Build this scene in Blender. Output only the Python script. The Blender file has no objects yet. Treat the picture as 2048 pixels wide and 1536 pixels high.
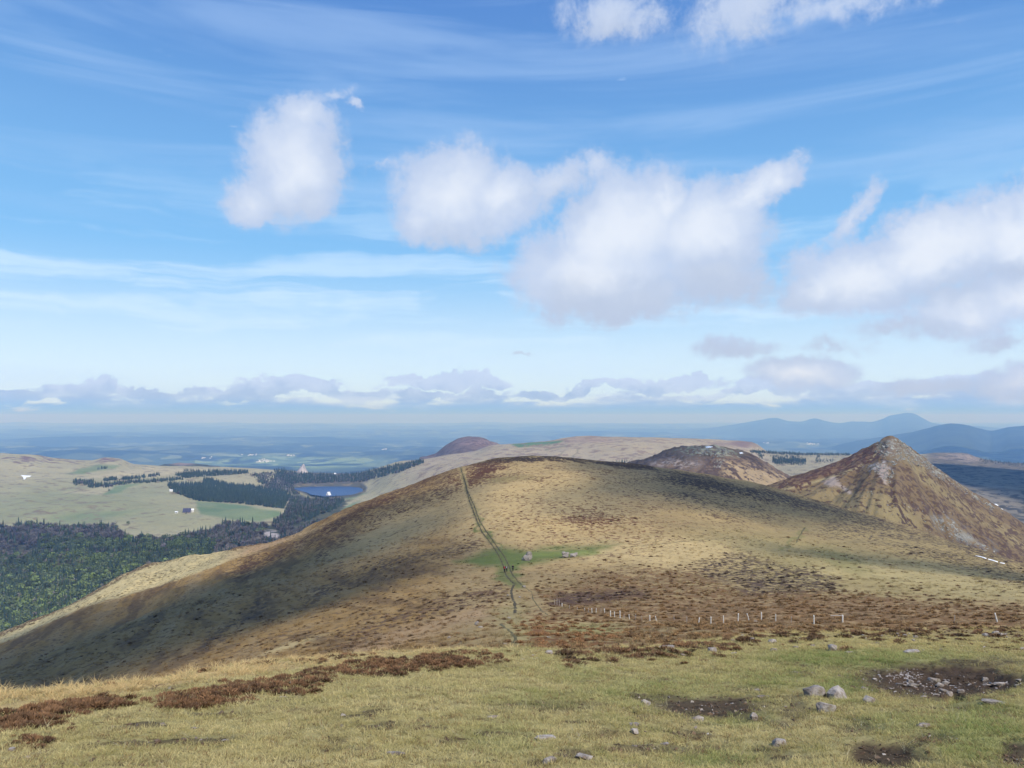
import bpy, bmesh, math, random
import numpy as np
from mathutils import Vector, Matrix, Euler
from mathutils.bvhtree import BVHTree

random.seed(7); rng = np.random.default_rng(7)
sc = bpy.context.scene
COL = sc.collection

# ---------------------------------------------------------------- camera
F = 1560.0; CX, CY = 1024.0, 768.0
PITCH = math.radians(2.5)
cp, sp = math.cos(PITCH), math.sin(PITCH)
cam_d = bpy.data.cameras.new('camera'); cam = bpy.data.objects.new('camera', cam_d); COL.objects.link(cam)
cam_d.sensor_width = 36.0; cam_d.lens = F * 36.0 / 2048.0
cam_d.clip_start = 0.1; cam_d.clip_end = 250000.0
cam.location = (0, 0, 0); cam.rotation_euler = (math.pi / 2 + PITCH, 0, 0)
sc.camera = cam

# ---------------------------------------------------------------- light
SUN_EL, SUN_AZ = math.radians(48), math.radians(142)      # azimuth clockwise from the view direction: behind, to the right
SUN_DIR = Vector((math.sin(SUN_AZ) * math.cos(SUN_EL), math.cos(SUN_AZ) * math.cos(SUN_EL), math.sin(SUN_EL)))
sun_d = bpy.data.lights.new('sun', 'SUN'); sun_d.energy = 4.3; sun_d.angle = math.radians(0.53); sun_d.color = (1.0, 0.955, 0.88)
sun = bpy.data.objects.new('sun', sun_d); COL.objects.link(sun)
sun.rotation_euler = SUN_DIR.to_track_quat('Z', 'Y').to_euler()
sun.location = (60, -80, 90)
sc.view_settings.view_transform = 'Standard'; sc.view_settings.look = 'None'
sc.view_settings.exposure = 0.17; sc.view_settings.gamma = 1.0; sc.view_settings.use_curve_mapping = False
sc.cycles.volume_bounces = 0
sc.cycles.max_bounces = 6; sc.cycles.diffuse_bounces = 2; sc.cycles.transparent_max_bounces = 12
sc.cycles.use_denoising = True

# ---------------------------------------------------------------- pixel <-> world helpers
def px_dir(px, py):
    a = (px - CX) / F; b = (CY - py) / F
    return a, cp - b * sp, sp + b * cp
def px_uT(px, py):
    x, y, z = px_dir(np.asarray(px, float), np.asarray(py, float))
    return x / y, z / y
def to_px(P):
    P = np.asarray(P, float)
    yc = P[:, 1] * cp + P[:, 2] * sp; zc = -P[:, 1] * sp + P[:, 2] * cp
    yc = np.maximum(yc, 0.05)
    return np.stack([CX + F * P[:, 0] / yc, CY - F * zc / yc], 1)

# ---------------------------------------------------------------- node helpers
class NT:
    def __init__(s, nt): s.nt = nt
    def n(s, t, **k):
        nd = s.nt.nodes.new(t)
        ins = k.pop('ins', {})
        for a, v in k.items(): setattr(nd, a, v)
        for a, v in ins.items(): s.set(nd.inputs[a], v)
        return nd
    def set(s, sock, v):
        if isinstance(v, bpy.types.NodeSocket): s.nt.links.new(v, sock)
        elif isinstance(v, bpy.types.Node): s.nt.links.new(v.outputs[0], sock)
        else: sock.default_value = v
    def m(s, op, a, b=None, c=None, clamp=False):
        nd = s.n('ShaderNodeMath', operation=op, use_clamp=clamp)
        s.set(nd.inputs[0], a)
        if b is not None: s.set(nd.inputs[1], b)
        if c is not None: s.set(nd.inputs[2], c)
        return nd.outputs[0]
    def vm(s, op, a, b=None, out=0):
        nd = s.n('ShaderNodeVectorMath', operation=op)
        s.set(nd.inputs[0], a)
        if b is not None:
            s.set(nd.inputs['Scale' if op == 'SCALE' else 1], b)
        return nd.outputs[out]
    def mix(s, f, a, b, blend='MIX'):
        nd = s.n('ShaderNodeMix', data_type='RGBA', blend_type=blend)
        s.set(nd.inputs[0], f)
        for i, v in ((6, a), (7, b)):
            if isinstance(v, tuple) and len(v) == 3: v = v + (1,)
            s.set(nd.inputs[i], v)
        return nd.outputs[2]
    def ss(s, x, lo, hi):
        nd = s.n('ShaderNodeMapRange', interpolation_type='SMOOTHSTEP')
        s.set(nd.inputs[0], x); nd.inputs[1].default_value = lo; nd.inputs[2].default_value = hi
        return nd.outputs[0]
    def mr(s, x, lo, hi, a=0., b=1.):
        nd = s.n('ShaderNodeMapRange')
        s.set(nd.inputs[0], x)
        for i, v in enumerate((lo, hi, a, b)): nd.inputs[i + 1].default_value = v
        return nd.outputs[0]
    def noise(s, vec, scale, detail=3, rough=0.5, dist=0.0, dims='3D', out=0):
        nd = s.n('ShaderNodeTexNoise', noise_dimensions=dims)
        s.set(nd.inputs['Vector'], vec)
        nd.inputs['Scale'].default_value = scale; nd.inputs['Detail'].default_value = detail
        nd.inputs['Roughness'].default_value = rough; nd.inputs['Distortion'].default_value = dist
        return nd.outputs[out]

# ---------------------------------------------------------------- sky and clouds (world)
w = bpy.data.worlds.new('World'); sc.world = w; w.use_nodes = True
w.node_tree.nodes.clear(); W = NT(w.node_tree)
tc = W.n('ShaderNodeTexCoord').outputs['Generated']
sky = W.n('ShaderNodeTexSky', sky_type='NISHITA', sun_disc=False, sun_elevation=SUN_EL, sun_rotation=SUN_AZ,
          altitude=1600, air_density=1.0, dust_density=0.6, ozone_density=1.6)
sep = W.n('ShaderNodeSeparateXYZ'); W.set(sep.inputs[0], tc)
AZ = W.m('MULTIPLY', W.m('ARCTAN2', sep.outputs[0], sep.outputs[1]), 15.6)      # units: 100 px of the photograph
EL = W.m('MULTIPLY', W.m('ARCSINE', sep.outputs[2]), 15.6)
cmb = W.n('ShaderNodeCombineXYZ'); W.set(cmb.inputs[0], AZ); W.set(cmb.inputs[1], EL)
Q0 = cmb.outputs[0]
# domain warp
wn1 = W.noise(Q0, 0.9, 2, 0.5, dims='3D', out=1)
wn2 = W.noise(Q0, 4.5, 4, 0.6, dims='3D', out=1)
Q = W.vm('ADD', Q0, W.vm('SCALE', W.vm('SUBTRACT', wn1, (0.5, 0.5, 0.5)), 0.75))
Q = W.vm('ADD', Q, W.vm('SCALE', W.vm('SUBTRACT', wn2, (0.5, 0.5, 0.5)), 0.34))
# flatten the warp's third axis
Q = W.vm('MULTIPLY', Q, (1, 1, 0))
def ae(px, py):
    x, y, z = px_dir(px, py); r = math.sqrt(x * x + y * y + z * z)
    return math.atan2(x, y) * 15.6, math.asin(z / r) * 15.6
def blob_nodes(px, py, rx, ry, rot):
    c = ae(px, py); a = ae(px + 20, py); b = ae(px, py - 20)
    kx = (a[0] - c[0]) / 0.2; ky = (b[1] - c[1]) / 0.2
    mp = W.n('ShaderNodeMapping', vector_type='TEXTURE')
    W.set(mp.inputs[0], Q)
    mp.inputs['Location'].default_value = (c[0], c[1], 0)
    mp.inputs['Rotation'].default_value = (0, 0, math.radians(rot))
    mp.inputs['Scale'].default_value = (rx / 100 * kx, ry / 100 * ky, 1)
    g = W.n('ShaderNodeTexGradient', gradient_type='SPHERICAL'); W.set(g.inputs[0], mp.outputs[0])
    return g.outputs['Fac']
def field(blobs):
    acc = None
    for px, py, rx, ry, rot, s in blobs:
        g = W.m('MULTIPLY', blob_nodes(px, py, rx * 1.55, ry * 1.55, rot), s)
        acc = g if acc is None else W.m('SMOOTH_MAX', acc, g, 0.13)
    return acc
CL = [  # left cloud
 (590,330,98,108,20,.95),(515,395,72,52,10,.85),(610,240,62,55,0,.8),(620,400,58,46,0,.7),(470,375,30,26,0,.5),(668,196,52,17,28,.48),(712,208,26,15,-40,.5),(765,330,65,13,0,.3),
 # second
 (905,385,115,95,0,1),(1000,400,90,70,0,.9),(850,430,60,48,30,.75),(1105,368,108,46,28,.68),(1195,330,62,36,0,.55),(900,310,40,30,0,.55),(900,450,95,45,0,.65),
 # third, large
 (1240,470,150,110,35,1.15),(1190,545,165,95,0,1.05),(1325,395,62,52,0,.95),(1410,460,130,90,0,1.05),(1495,392,115,40,28,.95),(1560,362,48,38,10,.85),(1250,595,170,52,0,.8),(1425,555,115,66,0,.78),(1360,610,120,35,0,.5),
 # right bank
 (1640,572,92,46,8,.85),(1740,545,170,72,5,1.0),(1890,495,170,85,12,1.1),(2020,480,130,85,0,1.15),(2120,470,150,120,0,1.1),(1700,440,105,28,52,.62),(1745,390,36,14,50,.4),(1955,420,36,34,0,.7),
 (1930,615,150,55,5,.85),(2060,590,130,60,0,1.0),(1790,650,120,34,5,.5),(1660,690,110,24,0,.42),(1470,702,92,28,0,.55),(1605,748,105,32,0,.95),(1990,680,95,26,0,.5),(2040,765,110,38,0,.8),(1850,775,160,26,0,.6),
 (1045,713,42,9,0,.4),
 # top, thin
 (1225,30,135,60,0,.55),(1490,26,140,84,10,.55),(1690,0,230,50,0,.46),(1900,0,110,30,0,.34),(1450,-70,400,50,0,.7),
 # beyond the frame the same sort of sky goes on
 (2600,500,250,90,5,1.0),(3000,300,260,110,0,1.0),(-500,420,220,90,5,.9),(-900,250,250,110,0,1.0)]
fld = field(CL)
fb = W.noise(Q0, 1.7, 11, 0.66, 0.35)
fb2 = W.noise(W.vm('ADD', Q0, (7, 3, 0)), 0.55, 5, 0.5)
fbf = W.noise(Q0, 6.5, 6, 0.68, 0.5)
dn = W.m('ADD', W.m('ADD', fld, 0.035), W.m('MULTIPLY', W.m('SUBTRACT', fb, 0.5), W.mr(fld, 0.0, 0.8, 0.85, 0.5)))
dn = W.m('ADD', dn, W.m('MULTIPLY', W.m('SUBTRACT', fbf, 0.5), 0.30))
upr = W.noise(Q0, 0.6, 2, 0.5)
alpha = W.m('MULTIPLY', W.ss(dn, 0.15, 0.54), W.mr(fld, 0.13, 0.30, 0, 1))
alpha = W.m('POWER', alpha, 0.85)
alpha = W.m('MULTIPLY', alpha, 0.955)
# darker undersides: the far, shaded bases of the cumulus
grey = field([(1240,625,230,75,0,1),(1450,585,160,85,0,.9),(1170,600,130,60,0,.75),(890,480,140,50,0,.65),(600,420,150,60,0,.5),(690,330,60,110,0,.5),
              (1120,400,110,60,25,.5),(1560,440,60,60,0,.5),(1650,610,160,38,0,.55),(1850,590,220,42,4,.65),(2040,545,150,30,0,.75),(1780,670,170,40,0,1),(1480,715,120,30,0,.9),(1660,695,130,28,0,1),
              (2010,690,120,35,0,.9),(1850,785,220,34,0,.9),(2040,800,160,30,0,.8),(1045,713,60,14,0,1),(1600,440,60,160,-45,.55),(1220,60,160,50,0,.55),(1500,70,160,60,0,.6),(470,400,50,80,0,.35)])
bil = W.noise(Q, 2.6, 5, 0.55, 0.4)
gsh = W.ss(W.m('ADD', W.m('ADD', grey, W.m('MULTIPLY', W.m('SUBTRACT', bil, 0.5), 0.35)), W.m('MULTIPLY', W.m('SUBTRACT', fb2, 0.5), 0.5)), 0.10, 0.85)
core = W.ss(W.m('ADD', fld, W.m('MULTIPLY', W.m('SUBTRACT', W.noise(Q, 1.1, 6, 0.5), 0.5), 0.55)), 0.30, 1.05)
c_edge = (0.47, 0.57, 0.77); c_core = (0.735, 0.79, 0.885); c_grey = (0.455, 0.53, 0.68)
ccol = W.mix(core, c_edge, c_core)
ccol = W.mix(W.m('MULTIPLY', gsh, 0.86), ccol, c_grey)
# clear sky: Nishita, with the pale lower sky laid in
skyc = W.mix(1.0, sky.outputs[0], (0.112, 0.112, 0.112), 'MULTIPLY')
# high thin veil (cirrus): long streaks, tilted a little
mpv = W.n('ShaderNodeMapping'); W.set(mpv.inputs[0], Q0)
mpv.inputs['Rotation'].default_value = (0, 0, math.radians(5)); mpv.inputs['Scale'].default_value = (0.10, 1.05, 1)
veil_n = W.noise(W.vm('ADD', mpv.outputs[0], W.vm('SCALE', W.vm('SUBTRACT', wn1, (0.5,0.5,0.5)), 0.25)), 1.3, 7, 0.58, 0.5)
mpd = W.n('ShaderNodeMapping'); W.set(mpd.inputs[0], Q0)
mpd.inputs['Rotation'].default_value = (0, 0, math.radians(-24)); mpd.inputs['Scale'].default_value = (0.14, 1.5, 1)
veil_h = W.noise(mpd.outputs[0], 0.8, 6, 0.55, 0.6)
low_w = W.m('MULTIPLY', W.ss(EL, 5.2, 2.6), W.ss(EL, -0.6, 1.4))
veil = W.m('MULTIPLY', W.ss(veil_n, 0.46, 0.62), W.ss(EL, 5.0, 2.4))
veil2 = W.m('MULTIPLY', W.ss(veil_h, 0.42, 0.70), W.ss(EL, 2.5, 5.0))
lowpale = W.ss(EL, 3.6, 0.6)
blue_hi = W.mix(W.ss(EL, 8.8, 2.2), (0.085, 0.235, 0.62), (0.215, 0.52, 0.89))
blue = W.mix(W.ss(EL, 3.5, 0.7), blue_hi, (0.625, 0.81, 0.98))
skyc = W.mix(0.86, skyc, blue)
skyc = W.mix(W.m('MULTIPLY', veil, 0.66), skyc, (0.60, 0.785, 0.985))
skyc = W.mix(W.m('MULTIPLY', veil2, 0.34), skyc, (0.44, 0.62, 0.90))
# row of far clouds above the horizon
mph = W.n('ShaderNodeMapping'); W.set(mph.inputs[0], Q0)
mph.inputs['Scale'].default_value = (0.62, 2.3, 1); mph.inputs['Location'].default_value = (3.1, 0.2, 0)
hn = W.noise(mph.outputs[0], 1.25, 8, 0.56, 0.2)
hn2 = W.noise(W.vm('MULTIPLY', Q0, (0.5, 0.0, 0)), 1.2, 3, 0.5)
rowf = field([(40,788,90,17.16,0,0.9),(165,781,75,20.28,0,1),(320,789,110,15.6,0,0.8),(440,785,80,15.6,0,0.8),(590,771,110,20.28,0,1.1),(710,783,80,15.6,0,0.9),(895,761,125,14.04,0,1.1),(905,789,120,12.48,0,0.8),(1080,789,70,12.48,0,0.8),(1145,783,60,10.92,12,0.9),(1310,767,115,12.48,0,1.1),(1400,789,90,10.92,0,0.7),(1520,779,120,14.04,0,0.9),(1780,778,150,17.16,0,1),(1960,765,130,21.84,0,1.1),(2080,773,120,26.52,0,1.1)])
row_x = W.m('MULTIPLY', W.ss(W.m('ADD', rowf, W.m('MULTIPLY', W.m('SUBTRACT', hn, 0.5), 0.9)), 0.22, 0.42), 0.9)
top = W.m('ADD', W.m('ADD', 0.42, W.m('MULTIPLY', W.m('SUBTRACT', hn2, 0.5), 0.75)), W.m('MULTIPLY', W.m('SUBTRACT', hn, 0.5), 1.3))
rowd = W.m('SUBTRACT', top, EL)
row_a = W.m('MULTIPLY', W.ss(rowd, -0.03, 0.13), 0.92)
row_b = W.noise(W.vm('ADD', mph.outputs[0], (0.0, 0.16, 4.0)), 1.6, 6, 0.55, 0.2)
row_col = W.mix(W.m('MULTIPLY', W.ss(row_b, 0.42, 0.62), W.ss(rowd, 0.42, 0.02)), (0.34, 0.475, 0.76), (0.62, 0.76, 0.98))
row_col = W.mix(W.ss(W.m('ADD', EL, W.m('MULTIPLY', W.m('SUBTRACT', row_b, 0.5), 0.25)), 0.42, 0.12), row_col, (0.20, 0.42, 0.90))
row_top = W.m('MULTIPLY', W.ss(W.m('ADD', W.m('SUBTRACT', bil, 0.5), W.m('MULTIPLY', W.m('SUBTRACT', EL, 0.42), 1.1)), -0.12, 0.36), 0.85)
rowxc = W.mix(row_top, (0.33, 0.465, 0.74), (0.55, 0.67, 0.92))
skyc = W.mix(W.m('MAXIMUM', row_a, row_x), skyc, W.mix(W.m('MULTIPLY', row_x, W.ss(EL, 0.25, 0.55)), row_col, rowxc))
skyc = W.mix(alpha, skyc, ccol)
bg = W.n('ShaderNodeBackground'); W.set(bg.inputs[0], skyc); bg.inputs[1].default_value = 1.0
wo = W.n('ShaderNodeOutputWorld'); w.node_tree.links.new(bg.outputs[0], wo.inputs[0])

# ---------------------------------------------------------------- numpy noise
_perm = rng.permutation(512).astype(np.int64); _perm = np.concatenate([_perm, _perm])
_ang = rng.random(512) * 2 * np.pi; _gx, _gy = np.cos(_ang), np.sin(_ang)
def gnoise(x, y):
    xi = np.floor(x).astype(np.int64); yi = np.floor(y).astype(np.int64)
    xf = x - xi; yf = y - yi; u = xf**3 * (xf * (xf * 6 - 15) + 10); v = yf**3 * (yf * (yf * 6 - 15) + 10)
    def g(ix, iy, dx, dy):
        h = _perm[(_perm[ix & 511] + iy) & 511]; return _gx[h] * dx + _gy[h] * dy
    a = g(xi, yi, xf, yf); b = g(xi + 1, yi, xf - 1, yf); c = g(xi, yi + 1, xf, yf - 1); d = g(xi + 1, yi + 1, xf - 1, yf - 1)
    return (a + (b - a) * u + ((c + (d - c) * u) - (a + (b - a) * u)) * v) * 1.5
def fbm(x, y, octv=4, gain=0.5):
    s = 0; a = 1.0; f = 1.0
    for i in range(octv):
        s = s + a * gnoise(x * f + 17.3 * i, y * f - 9.1 * i); a *= gain; f *= 2.03
    return s
def smooth(x, lo, hi):
    t = np.clip((x - lo) / (hi - lo), 0, 1); return t * t * (3 - 2 * t)

# ---------------------------------------------------------------- terrain patches
def pchip_slopes(x, y):     # x: (K,N) increasing along axis 0
    h = np.diff(x, axis=0); d = np.diff(y, axis=0) / h
    K = x.shape[0]; m = np.zeros_like(y)
    w1 = 2 * h[1:] + h[:-1]; w2 = h[1:] + 2 * h[:-1]
    same = (d[:-1] * d[1:]) > 0
    with np.errstate(divide='ignore', invalid='ignore'):
        hm = (w1 + w2) / (w1 / d[:-1] + w2 / d[1:])
    m[1:-1] = np.where(same, hm, 0); m[0] = d[0]; m[-1] = d[-1]
    return m
def smooth_interp(xs, xp, fp):
    xp = np.array(xp, float)[:, None]; fp = np.array(fp, float)[:, None]
    m = pchip_slopes(xp, fp)[:, 0]; xp = xp[:, 0]; fp = fp[:, 0]
    i = np.clip(np.searchsorted(xp, xs) - 1, 0, len(xp) - 2)
    h = xp[i + 1] - xp[i]; t = np.clip((xs - xp[i]) / h, -0.5, 1.5)
    return (2*t**3-3*t**2+1)*fp[i] + (t**3-2*t**2+t)*h*m[i] + (-2*t**3+3*t**2)*fp[i+1] + (t**3-t**2)*h*m[i+1]
class Patch:
    """Heightfield in rows of equal bearing: key lines (px, py, depth) -> world surface."""
    def __init__(s, name, keys, nseg, px0, px1, ncol, disp=None, blur=0, post=None):
        a = (np.linspace(px0, px1, ncol) - CX) / F
        U = a * 1.0
        lnD, T = [], []
        for k in keys:
            k = np.array(k, float); u, t = px_uT(k[:, 0], k[:, 1])
            if blur:
                pass
            lnD.append(smooth_interp(U, u, np.log(k[:, 2]))); T.append(smooth_interp(U, u, t))
        lnD = np.array(lnD); T = np.array(T)
        if blur:
            kr = np.hanning(blur * 2 + 1); kr /= kr.sum()
            f = lambda A: np.array([np.convolve(np.pad(r, blur, mode='edge'), kr, 'valid') for r in A])
            lnD = f(lnD); T = f(T)
        for i in range(1, len(lnD)): lnD[i] = np.maximum(lnD[i], lnD[i - 1] + 0.01)
        m = pchip_slopes(lnD, T)
        rowsL, rowsT = [], []
        for i, n in enumerate(nseg):
            h = lnD[i + 1] - lnD[i]
            for j in range(n + (1 if i == len(nseg) - 1 else 0)):
                t = j / n
                rowsL.append(lnD[i] + h * t)
                rowsT.append((2*t**3-3*t**2+1)*T[i] + (t**3-2*t**2+t)*h*m[i] + (-2*t**3+3*t**2)*T[i+1] + (t**3-t**2)*h*m[i+1])
        D = np.exp(np.array(rowsL)); Z = np.array(rowsT) * D
        X = U[None, :] * D
        s.nr, s.nc = D.shape
        if disp is not None: Z = Z + disp(X, D, Z)
        s.V = np.stack([X, D, Z], -1).reshape(-1, 3)
        if post: post(s)
        s.P = to_px(s.V)
        s.obj, s.bvh = grid_mesh(name, s.V, s.nr, s.nc)
    def hit(s, px, py):
        x, y, z = px_dir(px, py)
        r = s.bvh.ray_cast(Vector((0, 0, 0)), Vector((x, y, z)).normalized())
        return r[0], r[1]
def grid_mesh(name, V, nr, nc):
    me = bpy.data.meshes.new(name)
    idx = np.arange(nr * nc).reshape(nr, nc)
    q = np.stack([idx[:-1, :-1], idx[:-1, 1:], idx[1:, 1:], idx[1:, :-1]], -1).reshape(-1, 4)
    me.vertices.add(len(V)); me.vertices.foreach_set('co', V.astype(np.float32).ravel())
    me.loops.add(q.size); me.loops.foreach_set('vertex_index', q.ravel().astype(np.int32))
    me.polygons.add(len(q)); me.polygons.foreach_set('loop_start', np.arange(0, q.size, 4, dtype=np.int32))
    me.polygons.foreach_set('use_smooth', np.ones(len(q), bool))
    me.update(calc_edges=True); me.validate()
    o = bpy.data.objects.new(name, me); COL.objects.link(o); o['kind'] = 'structure'
    return o, BVHTree.FromPolygons(V.tolist(), q.tolist())
def set_col(o, name, rgba):
    a = o.data.attributes.new(name, 'FLOAT_COLOR', 'POINT')
    a.data.foreach_set('color', np.clip(rgba, 0, 4).astype(np.float32).ravel())

# paint helpers: everything is evaluated at world vertices, P = where a vertex shows
def blob(P, cx, cy, rx, ry, rot=0, soft=0.5):
    a = math.radians(rot); dx = P[:, 0] - cx; dy = -(P[:, 1] - cy)
    x = (dx * math.cos(a) + dy * math.sin(a)) / rx; y = (-dx * math.sin(a) + dy * math.cos(a)) / ry
    return 1 - smooth(np.sqrt(x * x + y * y), 1 - soft, 1 + soft)
def seg_dist(P, A, B):
    A = np.array(A, float); B = np.array(B, float); d = B - A
    t = np.clip(((P - A) @ d) / (d @ d), 0, 1)
    return np.linalg.norm(P - (A + t[:, None] * d), axis=1), t
def line(P, pts, wd, soft=1.0):
    best = np.full(len(P), 1e9)
    for i in range(len(pts) - 1):
        dist, t = seg_dist(P, pts[i], pts[i + 1]); best = np.minimum(best, dist)
    return 1 - smooth(best, wd - soft, wd + soft)
def inside(P, poly):
    x, y = P[:, 0], P[:, 1]; r = np.zeros(len(P), bool); n = len(poly)
    for i in range(n):
        x0, y0 = poly[i]; x1, y1 = poly[(i + 1) % n]
        c = ((y0 > y) != (y1 > y)) & (x < (x1 - x0) * (y - y0) / ((y1 - y0) or 1e-9) + x0); r ^= c
    return r
def poly(P, pts, soft=1.5):
    best = np.full(len(P), 1e9)
    for i in range(len(pts)):
        d, _ = seg_dist(P, pts[i], pts[(i + 1) % len(pts)]); best = np.minimum(best, d)
    sd = np.where(inside(P, pts), best, -best)
    return smooth(sd, -soft, soft)
class Paint:
    def __init__(s, n, c, c2=(0.05, 0.03, 0.02), dens=0.0):
        s.c = np.tile(np.array(c, float), (n, 1)); s.c2 = np.tile(np.array(c2, float), (n, 1)); s.d = np.full(n, float(dens))
    def col(s, m, c): s.c += (np.array(c) - s.c) * np.clip(m, 0, 1)[:, None]
    def spot(s, m, c=None, d=None):
        m = np.clip(m, 0, 1)
        if c is not None: s.c2 += (np.array(c) - s.c2) * m[:, None]
        if d is not None: s.d += (d - s.d) * m
    def write(s, o):
        set_col(o, 'ground', np.concatenate([s.c, np.ones((len(s.c), 1))], 1))
        set_col(o, 'clump', np.concatenate([s.c2, s.d[:, None]], 1))
def obj_new(name, me, parent=None, **props):
    o = bpy.data.objects.new(name, me); COL.objects.link(o)
    if parent: o.parent = parent
    for k, v in props.items():
        if v is not None: o[k] = v
    return o

# ---------------------------------------------------------------- ground material
def ground_mat(name, spot_scale, var=0.28, fine=3.0, bump=0.25, stretch=(1, 1, 1), bd=0.3, rough=0.95):
    m = bpy.data.materials.new(name); m.use_nodes = True; m.node_tree.nodes.clear(); N = NT(m.node_tree)
    geo = N.n('ShaderNodeTexCoord').outputs['Object']
    p = N.vm('MULTIPLY', geo, stretch)
    g = N.n('ShaderNodeAttribute', attribute_name='ground'); k = N.n('ShaderNodeAttribute', attribute_name='clump')
    sn = N.noise(p, spot_scale, 5, 0.62, 0.3)
    big = N.noise(p, spot_scale * 0.09, 4, 0.55)
    n2 = N.m('ADD', sn, N.m('MULTIPLY', N.m('SUBTRACT', big, 0.5), 0.22))
    thr = N.m('SUBTRACT', 0.655, N.m('MULTIPLY', k.outputs['Alpha'], 0.285))
    sm = N.ss(N.m('SUBTRACT', n2, thr), -0.025, 0.045)
    fn = N.noise(p, spot_scale * fine, 4, 0.6)
    mn = N.noise(p, spot_scale * 0.35, 3, 0.5)
    v = N.m('ADD', 1.0, N.m('ADD', N.m('MULTIPLY', N.m('SUBTRACT', fn, 0.5), var * 2.2), N.m('MULTIPLY', N.m('SUBTRACT', mn, 0.5), var * 1.6)))
    c = N.mix(sm, g.outputs['Color'], k.outputs['Color'])
    c = N.vm('SCALE', c, v)
    b = N.n('ShaderNodeBsdfPrincipled'); N.set(b.inputs['Base Color'], c); b.inputs['Roughness'].default_value = rough
    b.inputs['Specular IOR Level'].default_value = 0.1
    bp = N.n('ShaderNodeBump'); bp.inputs['Strength'].default_value = bump; bp.inputs['Distance'].default_value = bd
    N.set(bp.inputs['Height'], N.m('ADD', fn, N.m('MULTIPLY', sm, 0.8))); N.set(b.inputs['Normal'], bp.outputs[0])
    o = N.n('ShaderNodeOutputMaterial'); m.node_tree.links.new(b.outputs[0], o.inputs[0])
    return m
def L(r, g, b):     # sRGB 0-255 -> linear
    f = lambda c: (c / 255 / 12.92) if c / 255 <= 0.04045 else ((c / 255 + 0.055) / 1.055) ** 2.4
    return (f(r), f(g), f(b))
# ================================================================ TERRAIN
# ---- foreground slope (the grassy shoulder the photographer stands on)
crest = [(-120,1402,11.3),(0,1392,12),(350,1352,14.5),(700,1310,19),(1000,1301,21.5),(1150,1303,23),(1300,1297,28),(1420,1283,37),(1550,1268,48),(1700,1263,54),(2000,1258,60),(2200,1256,62)]
def plane_key(D):
    r = []
    for x, y, Dc in crest:
        u, t = px_uT(x, y); s_ = -float(t) - 1.6 / Dc
        z = -1.6 - s_ * D; T = z / D
        b = math.tan(math.atan(T) - PITCH)
        r.append((x, CY - F * b, D))
    return r
def key_frac(fr):
    out = []
    for x, y, Dc in crest:
        D = 7 * (Dc / 7) ** fr
        u, t = px_uT(x, y); s_ = -float(t) - 1.6 / Dc
        T = (-1.6 - s_ * D) / D
        out.append((x, CY - F * math.tan(math.atan(T) - PITCH), D))
    return out
K = [plane_key(2.2), plane_key(4.5), plane_key(7), key_frac(0.35), key_frac(0.7), crest,
     [(x, y + 40, D * 1.35) for x, y, D in crest], [(x, y + 120, D * 2.0) for x, y, D in crest]]
def px_ground(px, py):   # rough plane hit used for the undulations only
    u, t = px_uT(px, py); D = 1.6 / (-t - 0.228); return float(u * D), float(D)
HOLE = px_ground(1893, 1364)
PEAT = [  # bare peat scrapes in the turf: px, py, rx, ry, strength
 (1885,1362,178,36,1.0),(1425,1416,118,22,.95),(1340,1400,48,10,.7),(1105,1412,115,12,.5),(1275,1397,26,7,.9),(1773,1512,82,26,.95),(2030,1512,42,26,.9),(1265,1432,28,7,.7),
 (1222,1470,70,9,.6),(1385,1468,40,10,.7),(1500,1440,36,10,.7),(1560,1448,30,9,.7),(1600,1415,30,12,.6),(1712,1458,45,14,.5),(1860,1480,50,16,.6),(1270,1500,90,9,.7),(1420,1498,50,9,.5),
 (778,1448,20,8,.8),(832,1443,14,5,.6),(665,1483,22,8,.6),(655,1500,38,5,.5),(910,1484,35,8,.6),(1010,1375,10,5,.4),(300,1525,35,6,.6),(655,1500,30,6,.5),(1070,1528,30,10,.7),(1530,1502,40,9,.6),
 (1960,1325,90,8,.8),(1610,1348,25,5,.5),(1660,1340,22,5,.5),(1930,1418,45,8,.5),(1800,1420,28,6,.4),(2010,1425,30,8,.4),(1590,1395,22,10,.5),(1120,1325,40,5,.0),(1590,1425,34,14,.6)]
def disp_fg(X, D, Z):
    h = fbm(X * 0.22, D * 0.22, 3) * 0.13 * smooth(D, 2, 8) + fbm(X * 0.9 + 5, D * 0.9, 3) * 0.035 + fbm(X * 3.1, D * 3.1, 3) * 0.014
    far = smooth(D, 12, 22)
    h = h + fbm(X * 1.1 + 3, D * 0.8, 3) * 0.05 * far
    P = to_px(np.stack([X, D, Z], -1).reshape(-1, 3)); n = fbm(X * 1.5, D * 1.5, 3).ravel()
    Pw = P + np.stack([n * 22, fbm(X * 1.3 + 9, D * 1.3, 3).ravel() * 7], 1)
    d = np.zeros(len(P))
    for cx, cy, rx, ry, s in PEAT: d = np.maximum(d, s * blob(Pw, cx, cy, rx, ry, 0, .35) * min(1, rx / 60))
    h = h - 0.07 * d.reshape(X.shape)
    # the big scrape: a hollow with a steep near bank on its right
    h = h - 0.34 * (blob(Pw, 1900, 1366, 140, 30, 0, .45)).reshape(X.shape) + 0.12 * blob(Pw, 1950, 1392, 75, 12, 0, .7).reshape(X.shape)
    h = h - 0.75 * (blob(P, 1932, 1369, 44, 12, -16, .18)).reshape(X.shape)
    return h
fg = Patch('grassy_slope', K, [8, 14, 60, 70, 70, 14, 10], -140, 2190, 560, disp_fg)
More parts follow.
